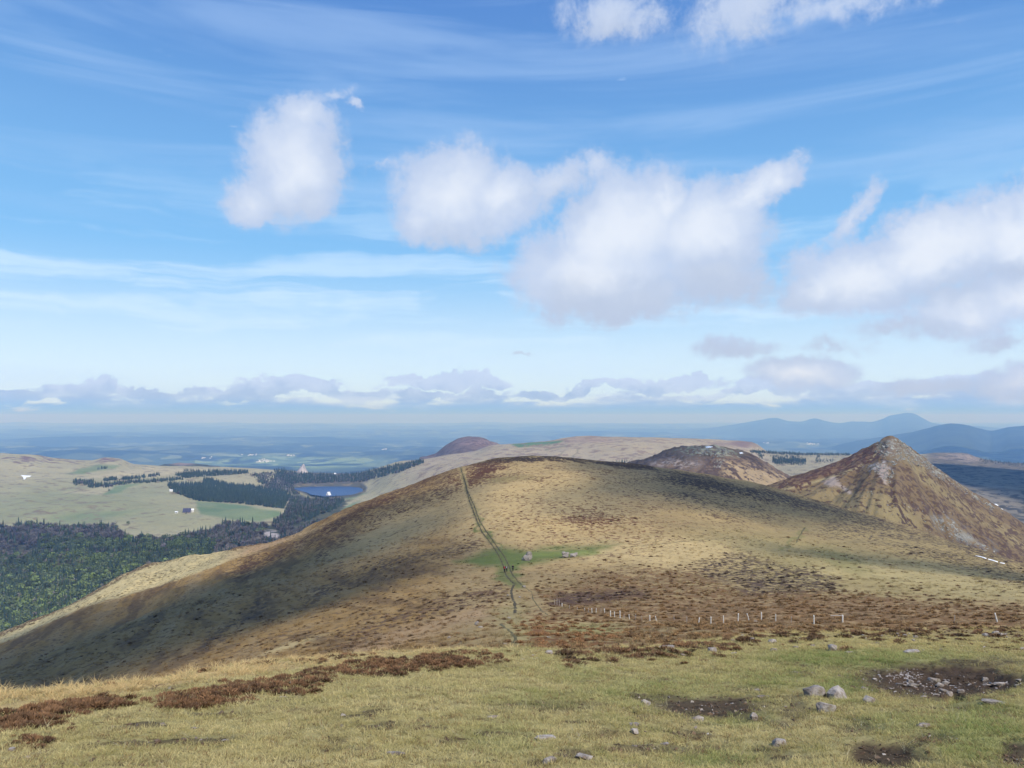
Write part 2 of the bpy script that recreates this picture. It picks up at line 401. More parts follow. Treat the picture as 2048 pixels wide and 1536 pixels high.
# ---- saddle, round summit and left flank
A = [(-140,1600,60),(0,1600,70),(500,1560,45),(1000,1490,24),(1300,1430,30),(1500,1380,45),(2200,1340,52)]
B = [(-140,1440,150),(0,1430,150),(300,1385,110),(500,1360,85),(700,1335,60),(850,1328,45),(1000,1318,38),(1150,1316,40),(1300,1304,44),(1500,1276,60),(1700,1269,68),(2200,1264,76)]
M1 = [(-140,1400,190),(0,1378,190),(300,1318,165),(500,1290,140),(700,1270,118),(850,1254,112),(1000,1236,106),(1150,1232,102),(1300,1234,100),(1540,1236,96),(1850,1237,94),(2200,1232,92)]
M2 = [(-140,1370,240),(0,1345,240),(300,1262,235),(500,1222,220),(700,1180,208),(850,1150,204),(1000,1138,206),(1150,1136,205),(1300,1140,196),(1540,1158,178),(1850,1172,165),(2200,1182,150)]
M3 = [(-140,1345,310),(0,1312,315),(300,1212,330),(500,1142,330),(700,1080,330),(850,1050,310),(1000,1040,285),(1150,1042,282),(1300,1052,280),(1540,1085,280),(1850,1128,258),(2200,1180,225)]
R = [(-140,1320,350),(0,1287,352),(171,1216,372),(342,1165,385),(513,1104,392),(581,1080,396),(700,1030,400),(850,975,400),(920,950,402),(1000,936,405),(1090,930,405),(1200,936,410),(1300,946,415),(1400,960,415),(1540,986,412),(1700,1034,385),(1850,1076,345),(2010,1122,295),(2048,1140,285),(2200,1205,260)]
S = [(-140,1325,415),(0,1268,430),(100,1226,440),(171,1192,446),(290,1131,452),(342,1117,455),(427,1104,458),(495,1090,458),(590,1066,455),(640,1043,452),(700,1013,448),(780,980,446),(850,956,444),(920,933,446),(1000,918,450),(1090,912,455),(1200,920,465),(1300,932,470),(1400,948,470),(1540,974,462),(1700,1020,430),(1850,1062,385),(1950,1092,350),(2010,1112,330),(2048,1128,318),(2200,1190,290)]
def bh(S, f, dy): return [(x, y + dy, D * f) for x, y, D in S]
HEATHER_BANDS = []
TRAIL = [(921,934),(926,952),(932,975),(938,1000),(946,1020),(955,1045),(965,1066),(978,1082),(990,1098),(1001,1118),(1008,1135),(1012,1150),(1022,1162),(1034,1170)]
TRAIL2 = [(927,950),(936,985),(950,1015),(958,1040),(972,1062),(985,1080),(996,1096),(1008,1112),(1018,1132),(1025,1150),(1036,1162),(1046,1174)]
TRAIL3 = [(1030,1168),(1022,1180),(1024,1195),(1030,1206),(1031,1224),(1026,1232)]
TRAIL4 = [(1000,1246),(1012,1258),(1022,1264),(1030,1272),(1032,1284),(1024,1290)]
TRAIL5 = [(1046,1174),(1058,1180),(1066,1186),(1064,1196),(1074,1210),(1086,1224),(1100,1232)]
TRAIL6 = [(1066,1184),(1074,1194),(1080,1204)]
def disp_moor(X, D, Z):
    h = fbm(X / 60, D / 60, 3) * 1.3 * smooth(D, 80, 220) + fbm(X / 14 + 3, D / 14, 3) * 0.28 + fbm(X / 3.2, D / 3.2, 3) * 0.13
    # little valley lines on the left flank
    lf = smooth(-X, 20, 110) * smooth(D, 110, 200)
    gl = fbm((X * 0.55 + D * 0.2) / 26, (D * 0.9 - X * 0.3) / 90, 3)
    h = h + lf * (gl * 2.6 + fbm(X / 7, D / 9, 3) * 0.5)
    return h
moor = Patch('moorland_hill', [A, B, M1, M2, M3, R, S, bh(S, 1.18, 45), bh(S, 1.5, 130)], [10, 60, 95, 75, 95, 55, 8, 6], -140, 2190, 780, disp_moor, blur=14)
# ---- pyramid-shaped peak
PS = [(1420,1005,900),(1500,990,890),(1545,975,880),(1600,954,868),(1650,935,856),(1700,915,845),(1740,894,832),(1765,881,824),(1781,874,820),(1796,881,822),(1830,904,832),(1880,943,845),(1950,994,862),(2048,1053,880),(2200,1140,905)]
PM = [(1420,1080,720),(1545,1010,740),(1640,985,735),(1700,970,722),(1780,955,705),(1850,1000,715),(1950,1070,730),(2048,1115,740),(2200,1200,760)]
PF = [(1420,1130,640),(1545,1070,650),(1700,1085,630),(1780,1110,610),(1850,1125,620),(2048,1200,650),(2200,1270,660)]
def disp_peak(X, D, Z):
    r = np.hypot(X - 405, D - 820); th = np.arctan2(D - 820, X - 405)
    gul = fbm(th * 5.0, r / 300, 4) * smooth(r, 20, 160) * 7.0
    return gul + fbm(X / 11, D / 11, 4) * .9 + np.abs(fbm(X / 16 + 8, D / 16, 3)) * 3.0 * smooth(90 - r, 0, 60)
peak = Patch('pyramid_peak', [bh(PF, .82, 120), PF, PM, PS, bh(PS, 1.1, 60), bh(PS, 1.3, 170)], [10, 90, 110, 14, 8], 1420, 2190, 330, disp_peak, blur=2)
# ---- rocky heather hill
RS = [(1120,965,1380),(1200,945,1350),(1260,927,1330),(1300,914,1315),(1340,900,1305),(1380,894,1300),(1410,891,1298),(1440,895,1298),(1480,905,1300),(1520,922,1302),(1560,942,1305),(1600,962,1310),(1700,1005,1320)]
RM = [(1120,1000,1180),(1260,960,1160),(1380,935,1120),(1440,932,1110),(1500,950,1120),(1700,1040,1160)]
RF = [(1120,1060,1020),(1380,1010,990),(1500,1020,1000),(1700,1090,1030)]
def disp_rock(X, D, Z): return fbm(X / 45, D / 60, 4) * 4.0 + np.abs(fbm(X / 20, D / 20, 3)) * 3.2 + fbm(X / 6, D / 6, 2) * 0.8
rocky = Patch('rocky_heather_hill', [bh(RF, .85, 60), RF, RM, RS, bh(RS, 1.08, 40), bh(RS, 1.25, 120)], [8, 45, 70, 10, 6], 1120, 1700, 250, disp_rock, blur=2)
# ---- plateau, pastures and valley
V0 = [(-140,1420,850),(2200,1330,850)]
V1 = [(-140,1300,1050),(500,1250,1050),(2200,1220,1050)]
V2 = [(-140,1185,1320),(600,1130,1320),(2200,1110,1300)]
V3 = [(-140,1068,1700),(250,1062,1650),(500,1046,1750),(640,1030,2000),(760,1030,2000),(1000,1010,1900),(2200,1040,1700)]
V4 = [(-140,1005,2050),(300,1000,2150),(480,1003,2380),(600,1000,2660),(720,999,2690),(800,985,2500),(1000,960,2300),(1300,955,2250),(1600,962,2200),(2200,985,2200)]
V5 = [(-140,958,2500),(300,958,2750),(480,960,3050),(600,962,3330),(720,961,3360),(790,950,3000),(900,925,2750),(1000,915,2700),(1300,905,2650),(1600,930,2900),(1880,935,3000),(2200,945,3000)]
VS = [(-140,900,3000),(0,906,3100),(60,909,3150),(110,918,3300),(180,922,3350),(213,915,3360),(236,916,3360),(270,928,3450),(330,930,3500),(400,932,3550),(480,936,3600),(540,940,3650),(600,944,3750),(640,946,3800),(700,946,3750),(750,938,3600),(800,925,3500),(850,919,3500),(900,908,3450),(940,903,3400),(990,889,3350),(1040,886,3300),(1090,884,3300),(1140,877,3250),(1200,873,3250),(1260,874,3250),(1350,877,3300),(1450,881,3350),(1500,884,3400),(1518,892,3450),(1535,903,3600),(1600,906,3800),(1700,908,3900),(1840,908,4000),(1870,906,4000),(1930,908,3950),(1955,916,3950),(1990,922,4000),(2048,926,4050),(2200,930,4100)]
LAKE = [(578,971),(600,969),(625,967.5),(660,967),(700,967.5),(718,970),(725,976),(722,982),(706,988),(680,991),(650,992),(628,989),(606,982),(588,977)]
ZL = -281.0
def disp_val(X, D, Z):
    h = fbm(X / 420, D / 520, 4) * 15 * smooth(D, 1000, 1800) + fbm(X / 90, D / 120, 3) * 2.2
    h = h * (1 - smooth(D, 3000, 3400) * 0.6)
    P = to_px(np.stack([X, D, Z], -1).reshape(-1, 3))
    big = np.array(LAKE); c = big.mean(0); big = [tuple(c + (p - c) * np.array([1.05, 1.10])) for p in big]
    m = poly(P, big, 4).reshape(X.shape)
    zt = Z + h
    zt = zt + (np.minimum(zt, ZL - 1.5) - zt) * m
    return zt - Z
valley = Patch('valley_plateau', [V0, V1, V2, V3, V4, V5, VS, bh(VS, 1.15, 12), bh(VS, 1.6, 40)], [6, 24, 50, 60, 60, 70, 8, 8], -140, 2190, 800, disp_val, blur=0)
# ---- low dark hill beyond the plateau
HS = [(840,915,4300),(868,908,4260),(890,892,4220),(910,880,4200),(930,874,4190),(945,873,4185),(962,875,4190),(985,884,4210),(1010,892,4240),(1060,902,4300)]
purple = Patch('heather_knoll', [bh(HS, .78, 45), bh(HS, .9, 18), HS, bh(HS, 1.1, 20), bh(HS, 1.3, 60)], [14, 26, 8, 6], 840, 1060, 90, lambda X, D, Z: fbm(X / 60, D / 60, 3) * 3.5, blur=1)
WS = [(300,935,4500),(330,929,4480),(362,926,4470),(390,927,4480),(430,932,4500),(480,938,4550),(530,944,4600)]
farwood = Patch('wooded_rise', [bh(WS, .85, 25), bh(WS, .93, 10), WS, bh(WS, 1.15, 30)], [8, 12, 6], 300, 530, 80, lambda X, D, Z: fbm(X / 60, D / 60, 3) * 3, blur=1)
# ---- far plain
nr, nc = 230, 520
Dp = np.exp(np.linspace(math.log(3600), math.log(73000), nr))[:, None] * np.ones(nc)[None]
Up = np.linspace(-0.86, 0.86, nc)[None, :]
Xp = Up * Dp
Zp = -700 + fbm(Xp / 5200, Dp / 3600, 5) * 135 * smooth(Dp, 5000, 12000) + fbm(Xp / 1500, Dp / 1200, 3) * 16 + smooth(Dp, 20000, 60000) * 330 * (0.6 + 0.25 * fbm(Xp / 16000, Dp / 9000, 3))
Vp = np.stack([Xp, Dp, Zp], -1).reshape(-1, 3)
plain_o, plain_b = grid_mesh('far_plain', Vp, nr, nc)
# ---- volcano chain
CS = [(1300,872,27000),(1380,862,26000),(1440,853,25500),(1480,847,25000),(1515,841,24500),(1550,836,24500),(1578,842,24500),(1600,843,24000),(1630,837,24000),(1652,842,24000),(1680,846,23500),(1705,843,23500),(1740,844,23000),(1762,839,23000),(1780,831,22500),(1800,828,22500),(1815,825.5,22500),(1826,827,22500),(1845,836,22500),(1866,846,22500),(1895,850,23000),(1960,853,23500),(2040,858,24000),(2200,860,24000)]
CS = [(x, y, D * 1.4) for x, y, D in CS]
volc = Patch('distant_volcanoes', [bh(CS, .72, 46), bh(CS, .86, 22), CS, bh(CS, 1.08, 10), bh(CS, 1.3, 40)], [16, 26, 6, 4], 1300, 2190, 300, lambda X, D, Z: fbm(X / 700, D / 700, 3) * 14, blur=1)
DS = [(1640,900,18000),(1700,884,17500),(1800,868,17000),(1850,858,16500),(1880,850,16000),(1905,847,16000),(1928,849,16000),(1955,856,16200),(1980,861,16500),(2000,859,16000),(2020,854,15500),(2048,852,15500),(2100,856,15500),(2200,866,16000)]
volc2 = Patch('near_volcanoes', [bh(DS, .74, 45), bh(DS, .87, 20), DS, bh(DS, 1.08, 14), bh(DS, 1.3, 40)], [14, 22, 6, 4], 1640, 2190, 180, lambda X, D, Z: fbm(X / 500, D / 500, 3) * 12, blur=1)
# ---- lake
lv = []
for x, y in LAKE:
    dx, dy, dz = px_dir(x, y); t = ZL / dz; lv.append((dx * t, dy * t))
cen = np.mean(lv, 0)
ring = []
for i in range(len(lv)):
    a, b = np.array(lv[i]), np.array(lv[(i + 1) % len(lv)])
    for j in range(6):
        p = a + (b - a) * j / 6; n = gnoise(np.array([p[0] / 60]), np.array([p[1] / 60]))[0]
        ring.append(tuple(cen + (p - cen) * (1.06 + 0.05 * n)) + (ZL,))
me = bpy.data.meshes.new('lake'); me.from_pydata(ring, [], [list(range(len(ring)))]); me.update()
lake = obj_new('lake', me, kind='structure')

# ================================================================ PAINT
STRAW = (0.37, 0.262, 0.118); TAN = (0.275, 0.195, 0.090); OLIVE = (0.245, 0.195, 0.09); TURF = (0.27, 0.235, 0.085)
RUST = (0.125, 0.055, 0.026); DKBR = (0.062, 0.040, 0.026); GRN = (0.085, 0.125, 0.030)
def wob(Vv, s, a, b=None):
    x, y = Vv[:, 0] / s, Vv[:, 1] / s
    return np.stack([fbm(x, y, 4) * a, fbm(x + 31, y - 12, 4) * (b if b is not None else a * .3)], 1)
# foreground
P = fg.P; n1 = fbm(fg.V[:, 0] * .35, fg.V[:, 1] * .35, 4); n2 = fbm(fg.V[:, 0] * 1.7, fg.V[:, 1] * 1.7, 4)
Pw = P + np.stack([fbm(fg.V[:, 0] * 1.5, fg.V[:, 1] * 1.5, 3) * 22, fbm(fg.V[:, 0] * 1.3 + 9, fg.V[:, 1] * 1.3, 3) * 7], 1)
pa = Paint(len(P), (0.30, 0.25, 0.10), (0.14, 0.10, 0.045), 0.18)
pa.col(smooth(n1, -.5, .6) * .7, (0.33, 0.27, 0.12)); pa.col(smooth(n2, .3, .8) * .5, (0.17, 0.12, 0.06))
GREENS = [(1700,1320,180,22,.8),(1690,1375,70,22,.8),(1560,1360,130,22,.5),(1960,1460,110,60,.7),(1480,1440,60,20,.6),(1330,1380,180,25,.45),(1060,1400,100,20,.4),(1790,1450,90,22,.5),(1420,1520,80,18,.7),(1000,1480,90,40,.35),(1850,1310,120,14,.5),(1150,1350,60,18,.4),(1700,1265,120,12,.5)]
gm = np.zeros(len(P))
for cx, cy, rx, ry, s in GREENS: gm = np.maximum(gm, s * blob(P + np.stack([n2 * 30, n1 * 12], 1), cx, cy, rx, ry, 0, .6))
pa.col(gm * .8, (0.16, 0.19, 0.055))
ridge = [(-140,1455),(0,1436),(200,1395),(400,1366),(600,1338),(800,1314),(1000,1296),(1300,1262),(2200,1232)]
yr = smooth_interp(P[:, 0], [p[0] for p in ridge], [p[1] for p in ridge])
above = 1 - smooth(P[:, 1] + n2 * 5 - yr, -6, 6)
strawband = above * (1 - smooth(P[:, 0], 1050, 1150))
pa.col(strawband, (0.40, 0.29, 0.13)); pa.spot(strawband, (0.16, 0.10, 0.05), 0.25)
right = smooth(P[:, 0], 1080, 1300) * (1 - smooth(P[:, 1] + n2 * 6, 1292, 1312))
pa.col(right * .7, (0.36, 0.29, 0.12)); pa.spot(right, (0.15, 0.09, 0.045), 0.40)
pa.col(right * smooth(1275 - P[:, 1], 0, 14) * .5, (0.22, 0.13, 0.06))
dm = np.zeros(len(P))
for cx, cy, rx, ry, s in PEAT: dm = np.maximum(dm, s * blob(Pw, cx, cy, rx, ry, 0, .30))
dm = np.maximum(dm, 0.75 * smooth(fbm(fg.V[:, 0] * .8 + 40, fg.V[:, 1] * 1.6, 5, .6), .50, .85) * (1 - strawband) * (1 - right))
pa.col(dm, (0.060, 0.040, 0.026)); pa.spot(dm, (0.03, 0.02, 0.013), 0.3)
fg_bare = dm.copy(); fg_green = gm.copy(); fg_straw = np.maximum(strawband, right * .6)
pa.write(fg.obj)
fg.obj.data.materials.append(ground_mat('turf_soil', 6.0, .35, 5.0, .5, bd=.03))
# moor
P = moor.P; Vv = moor.V; X, D = Vv[:, 0], Vv[:, 1]
Pw = P + wob(Vv, 9, 14, 4) + wob(Vv, 40, 20, 5)
nb = fbm(X / 35, D / 35, 4); ns = fbm(X / 6, D / 6, 4)
pa = Paint(len(P), TAN, (0.16, 0.095, 0.048), 0.15)
pa.col(smooth(fbm(X / 26, D / 4.5, 4), .05, .7) * .4, (0.235, 0.15, 0.075)); pa.col(smooth(fbm(X / 9 + 50, D / 2.2, 4), .1, .7) * .3, (0.40, 0.29, 0.15))
pa.col(smooth(nb, -.6, .7) * .5, STRAW)
# the sunny dome face: sunlit patches painted in as paler orange straw beside the trail
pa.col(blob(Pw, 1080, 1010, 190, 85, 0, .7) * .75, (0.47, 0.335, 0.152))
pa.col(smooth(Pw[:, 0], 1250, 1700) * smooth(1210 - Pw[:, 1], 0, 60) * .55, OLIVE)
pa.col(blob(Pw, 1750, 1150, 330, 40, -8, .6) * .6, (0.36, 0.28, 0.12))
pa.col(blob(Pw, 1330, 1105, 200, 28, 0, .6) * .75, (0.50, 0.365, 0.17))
pa.col(blob(Pw, 1600, 1110, 200, 26, -12, .6) * .6, (0.26, 0.21, 0.09))
pa.col(poly(Pw, [(1620,1165),(1700,1150),(1800,1165),(1920,1190),(2048,1205),(2200,1220),(2200,1190),(2048,1170),(1900,1140),(1760,1120),(1660,1120),(1600,1140)], 14) * .75, (0.39, 0.305, 0.14))
pa.spot(poly(Pw, [(1620,1165),(1700,1150),(1800,1165),(1920,1190),(2048,1205),(2200,1220),(2200,1190),(2048,1170),(1900,1140),(1760,1120),(1660,1120),(1600,1140)], 14), None, 0.03)
# heather sprinkled on the face
pa.spot(blob(Pw, 1160, 1040, 210, 75, 0, .7), (0.17, 0.09, 0.045), 0.36)
pa.spot(blob(Pw, 1180, 1040, 70, 14, 0, .7), (0.13, 0.06, 0.03), 0.66)
pa.spot(blob(Pw, 1085, 945, 190, 20, 0, .7), (0.14, 0.075, 0.04), 0.40)
pa.spot(blob(Pw, 1420, 1000, 150, 32, -12, .7), (0.075, 0.05, 0.035), 0.42)
pa.spot(blob(Pw, 1450, 975, 150, 14, -11, .6), (0.055, 0.038, 0.028), 0.80)
pa.spot(line(Pw, [(1540,985),(1700,1034),(1850,1075),(1950,1102),(2060,1140)], 16, 14), (0.075, 0.05, 0.036), 0.66)
pa.spot(line(Pw, [(1650,1050),(1800,1085),(1950,1130),(2100,1170)], 22, 18), (0.085, 0.06, 0.04), 0.46)
pa.spot(line(Pw, [(1000,921),(1090,915),(1200,922),(1320,936)], 5, 4), DKBR, 0.95)
pa.spot(blob(Pw, 955, 944, 60, 18, 25, .6), (0.085, 0.038, 0.022), 0.85)
pa.spot(blob(Pw, 905, 965, 50, 22, 30, .6), (0.12, 0.058, 0.03), 0.60)
# rusty belt in the saddle and below the fence line
def belt(pts, d, c, soft=14): pa.spot(poly(Pw, pts, soft), c, d)
belt([(1060,1180),(1180,1150),(1330,1130),(1500,1155),(1640,1175),(1800,1195),(2200,1215),(2200,1300),(1300,1300),(1180,1240),(1090,1215)], 0.66, (0.185, 0.106, 0.048))
belt([(1030,1240),(1090,1228),(1200,1245),(1260,1280),(1180,1300),(1000,1300)], 0.68, (0.180, 0.088, 0.038))
belt([(1380,1135),(1480,1100),(1640,1140),(1700,1180),(1500,1190)], 0.58, (0.085, 0.055, 0.038))
belt([(1180,1205),(1090,1212),(1110,1190),(1260,1180),(1300,1195)], 0.9, (0.085, 0.05, 0.035), 10)
pa.col(blob(Pw, 1650, 1225, 420, 26, 0, .5) * .5, (0.27, 0.165, 0.09))
pa.col(blob(Pw, 1120, 1255, 80, 22, 0, .6) * .8, (0.37, 0.27, 0.12))
pa.col(blob(Pw, 1170, 1262, 70, 13, 0, .6) * .7, (0.24, 0.22, 0.085)); pa.spot(blob(Pw, 1180, 1258, 60, 12, 0, .6), None, 0.2)
# left flank: brown in streaks running down to the left
lf = smooth(940 - Pw[:, 0], 0, 120)
pa.col(lf * .9, (0.275, 0.168, 0.060)); pa.spot(lf, (0.16, 0.100, 0.050), 0.30)
st = fbm((X * 0.9 + D * .35) / 11, (D * .9 - X * .35) / 60, 4)
st2 = fbm((X * 0.9 + D * .35) / 3.5, (D * .9 - X * .35) / 22, 4)
pa.col(lf * smooth(st + st2 * .5, .0, .6) * .75, (0.155, 0.098, 0.048)); pa.col(lf * smooth(-st2, .25, .7) * .4, (0.33, 0.225, 0.105)); pa.spot(lf * smooth(st, .1, .6), (0.13, 0.080, 0.042), 0.42)
pa.col(lf * smooth(-st, .15, .6) * .55, (0.31, 0.215, 0.105))
pa.spot(line(Pw, [(900,940),(800,985),(700,1035),(600,1085),(480,1140)], 16, 18), (0.09, 0.045, 0.025), 0.70)
pa.spot(line(Pw, [(880,985),(760,1040),(640,1110)], 14, 14), (0.11, 0.058, 0.03), 0.62)
pa.col(blob(Pw, 790, 1060, 130, 34, 24, .7) * .8, (0.47, 0.325, 0.145)); pa.spot(blob(Pw, 790, 1060, 120, 30, 24, .6), None, 0.22)  # sunlit patch on the flank, painted in as a paler tone
pa.spot(line(Pw, [(930,1090),(800,1120),(690,1160),(620,1200)], 14, 14), (0.11, 0.068, 0.040), 0.5)
pa.spot(line(Pw, [(1000,1185),(900,1210),(780,1245),(690,1290)], 18, 14), (0.125, 0.075, 0.044), 0.55)
pa.col(line(Pw, [(960,1225),(850,1262),(700,1308)], 16, 14) * .7, (0.36, 0.235, 0.125))
pa.col(blob(Pw, 590, 1290, 60, 9, 18, .6) * .9, (0.44, 0.33, 0.155))
pa.spot(line(Pw, [(520,1205),(470,1245),(420,1290)], 10, 10), (0.09, 0.062, 0.040), 0.6)
# sunlit strip of the outer spur, its sunlight painted in as paler ground
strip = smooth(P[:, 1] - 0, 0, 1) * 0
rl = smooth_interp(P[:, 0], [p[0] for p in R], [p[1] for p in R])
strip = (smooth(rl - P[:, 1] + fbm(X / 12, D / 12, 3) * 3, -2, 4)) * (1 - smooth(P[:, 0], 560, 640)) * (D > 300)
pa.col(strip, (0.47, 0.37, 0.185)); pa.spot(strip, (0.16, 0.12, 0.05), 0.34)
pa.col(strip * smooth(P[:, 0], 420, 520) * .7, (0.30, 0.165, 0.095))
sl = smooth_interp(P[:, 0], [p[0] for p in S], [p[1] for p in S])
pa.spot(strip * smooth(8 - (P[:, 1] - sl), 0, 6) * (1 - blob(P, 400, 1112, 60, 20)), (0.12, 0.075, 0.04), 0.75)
# green saddle meadow and trail verge
g = poly(Pw, [(900,1120),(960,1100),(1000,1096),(1060,1100),(1150,1094),(1210,1091),(1235,1090),(1240,1093),(1205,1102),(1160,1111),(1100,1120),(1040,1128),(1012,1148),(990,1130),(950,1130)], 9)
g = np.maximum(g, 1.0 * line(Pw, [(932,975),(950,1030),(975,1072),(998,1100)], 3.5, 4) * smooth(P[:, 1], 990, 1060))
g = np.maximum(g, .8 * line(Pw, [(1000,1130),(1010,1150),(1030,1165)], 14, 10))
pa.col(g * .92, (0.090, 0.122, 0.034)); pa.spot(g, (0.06, 0.085, 0.025), 0.0)
pa.col(blob(Pw, 1090, 1106, 40, 5, 3, .7) * .5, (0.19, 0.22, 0.06)); pa.col(blob(Pw, 1175, 1104, 30, 5, 3, .7) * .6, (0.22, 0.25, 0.07))
pa.col(line(P + wob(Vv, 6, 2, 1), TRAIL, 2.4, 2.2) * .7, (0.115, 0.105, 0.045)); pa.spot(line(P, TRAIL, 5, 3), None, 0.05)
pa.col(line(P + wob(Vv, 6, 2, 1), TRAIL2, 2.2, 2.0) * .6, (0.115, 0.105, 0.045))
pa.col(blob(Pw, 1000, 955, 60, 9, 0, .7) * .6, (0.15, 0.125, 0.05))
pa.col(blob(Pw, 1690, 1120, 60, 14, -20, .7) * .5, (0.17, 0.16, 0.055)); pa.col(line(Pw, [(1610,1060),(1590,1080),(1575,1100)], 4, 4) * .5, (0.13, 0.14, 0.045))
pa.col(line(Pw, [(1030,1230),(1030,1290)], 28, 24) * .6, (0.30, 0.25, 0.11)); pa.spot(line(Pw, [(1030,1230),(1030,1290)], 22, 18), None, .2)
moor_dens = pa.d.copy()
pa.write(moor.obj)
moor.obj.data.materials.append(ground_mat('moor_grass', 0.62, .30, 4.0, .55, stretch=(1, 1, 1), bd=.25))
# pyramid
P = peak.P; Vv = peak.V; X, D = Vv[:, 0], Vv[:, 1]; Pw = P + wob(Vv, 22, 16, 9)
pa = Paint(len(P), (0.158, 0.108, 0.056), (0.092, 0.057, 0.036), 0.50)
def sline(x, pts): return smooth_interp(x, [p[0] for p in pts], [p[1] for p in pts])
ps = sline(P[:, 0], PS)
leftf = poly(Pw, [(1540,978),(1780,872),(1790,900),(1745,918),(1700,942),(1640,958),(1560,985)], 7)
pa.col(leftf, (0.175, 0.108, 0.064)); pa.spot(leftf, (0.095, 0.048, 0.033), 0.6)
pa.col(line(P, [(1545,985),(1600,972),(1660,955),(1690,945),(1715,935),(1740,922),(1755,905),(1762,888)], 2.2, 2.0) * .8, (0.33, 0.27, 0.14))
pa.col(blob(Pw, 1720, 1010, 130, 22, -12, .6) * .8, (0.235, 0.18, 0.085)); pa.spot(blob(Pw, 1720, 1010, 120, 22, -12, .6), None, .25)
pa.col(blob(Pw, 1790, 1035, 60, 34, -50, .6) * .7, (0.24, 0.185, 0.085)); pa.spot(blob(Pw, 1790, 1035, 60, 34, -50, .6), None, .2)
pa.col(line(Pw, [(1800,905),(1880,980),(1980,1050),(2080,1110)], 7, 7) * .6, (0.26, 0.205, 0.095))
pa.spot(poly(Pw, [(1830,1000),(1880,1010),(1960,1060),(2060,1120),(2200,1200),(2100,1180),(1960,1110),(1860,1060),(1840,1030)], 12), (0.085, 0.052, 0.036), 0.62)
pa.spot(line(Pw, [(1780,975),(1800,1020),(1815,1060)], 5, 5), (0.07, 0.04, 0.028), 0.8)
pa.col(poly(Pw, [(1755,878),(1800,876),(1850,915),(1900,955),(1880,960),(1830,925),(1800,915),(1790,930),(1752,905)], 8) * .5, (0.15, 0.12, 0.085))
rk = poly(Pw, [(1755,878),(1800,876),(1850,915),(1900,955),(1880,960),(1830,925),(1800,915),(1790,930),(1752,905)], 6)
pa.spot(rk, (0.235, 0.21, 0.17), 0.34)
pa.spot(line(Pw, [(1796,880),(1850,920),(1920,970),(2000,1022)], 4, 4), (0.26, 0.25, 0.20), .42)
pa.spot(poly(Pw, [(1860,1030),(1900,1040),(1960,1080),(1990,1100),(1930,1085),(1870,1060)], 8), (0.24, 0.23, 0.20), .40)
pa.spot(line(Pw, [(1730,933),(1770,930),(1790,945)], 6, 5), (0.30, 0.27, 0.25), .55)
for pts in ([(1752,937),(1768,925),(1776,930),(1778,945),(1772,958),(1778,972),(1768,966),(1758,950)], [(1645,965),(1663,953),(1672,956),(1682,970),(1680,974),(1660,972)]):
    pa.col(poly(P + wob(Vv, 5, 5, 3), pts, 3) * .75, (0.35, 0.285, 0.25)); pa.spot(poly(P, pts, 2), None, 0.0)
pa.col(line(P, [(1682,972),(1700,985)], 3, 3) * .7, (0.40, 0.33, 0.29))
pa.col(poly(P + wob(Vv, 5, 4, 3), [(1912,1072),(1925,1062),(1945,1070),(1955,1083),(1930,1084)], 6) * .45, (0.26, 0.265, 0.23))
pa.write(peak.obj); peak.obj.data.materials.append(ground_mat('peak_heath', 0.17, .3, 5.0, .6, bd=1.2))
# rocky hill
P = rocky.P; Vv = rocky.V; Pw = P + wob(Vv, 40, 10, 6)
pa = Paint(len(P), (0.145, 0.100, 0.068), (0.082, 0.055, 0.045), 0.55)
pa.col(poly(Pw, [(1450,925),(1500,925),(1560,950),(1600,975),(1500,985),(1470,960),(1440,950)], 8) * .8, (0.34, 0.25, 0.14)); pa.spot(poly(Pw, [(1470,935),(1560,955),(1600,975),(1500,985)], 8), None, .3)
pa.spot(blob(Pw, 1420, 903, 60, 10, 0, .6), (0.34, 0.33, 0.22), .5); pa.spot(blob(Pw, 1350, 925, 45, 10, 0, .6), (0.30, 0.24, 0.20), .45)
pa.col(line(Pw, [(1395,905),(1410,898),(1440,898)], 3, 3) * .8, (0.38, 0.35, 0.23))
pa.write(rocky.obj); rocky.obj.data.materials.append(ground_mat('rocky_heath', 0.10, .3, 5.0, .5, bd=1.5))
# valley
P = valley.P; Vv = valley.V; Pw = P + wob(Vv, 60, 3, 1.2); Pb = P + wob(Vv, 160, 26, 6)
pa = Paint(len(P), (0.305, 0.272, 0.165), (0.18, 0.145, 0.095), 0.24)
X, D = Vv[:, 0], Vv[:, 1]
MEAD = (0.205, 0.215, 0.115); FIELD = (0.115, 0.168, 0.082)
pa.col(blob(Pb, 120, 1010, 260, 42, 5, .6) * .75, MEAD); pa.col(blob(Pb, 350, 1040, 200, 20, 0, .6) * .4, MEAD)
pa.col(blob(Pb, 180, 1035, 80, 9, 8, .7) * .55, FIELD)
for q in ([(135,948),(165,936),(200,929),(240,931),(225,938),(195,940),(165,948)], [(205,990),(232,972),(285,966),(255,974),(243,984)],
          [(392,1002),(470,1008),(560,1022),(562,1032),(520,1042),(470,1040),(400,1028),(395,1015)], [(600,1046),(640,1030),(672,1022),(720,1000),(700,1025),(640,1052),(605,1055)], [(690,990),(735,985),(700,1000),(680,996)],
          [(0,1094),(80,1094),(90,1110),(40,1120),(0,1120)]):
    pa.col(poly(Pw, q, 3.0) * (.72 + .25 * smooth(fbm(X / 120, D / 160, 3), -.5, .5)), FIELD); pa.spot(poly(Pw, q, 2), None, 0)
for q in ([(125,985),(220,972),(226,977),(200,990)], [(150,958),(300,955),(420,940),(300,934),(200,950)]): pa.col(poly(Pw, q, 3) * .5, (0.42, 0.35, 0.22))
pa.spot(blob(Pb, 90, 918, 110, 8, 0, .6), (0.16, 0.11, 0.10), .6); pa.spot(blob(Pb, 222, 917, 26, 4, 0, .6), (0.15, 0.09, 0.09), .8)
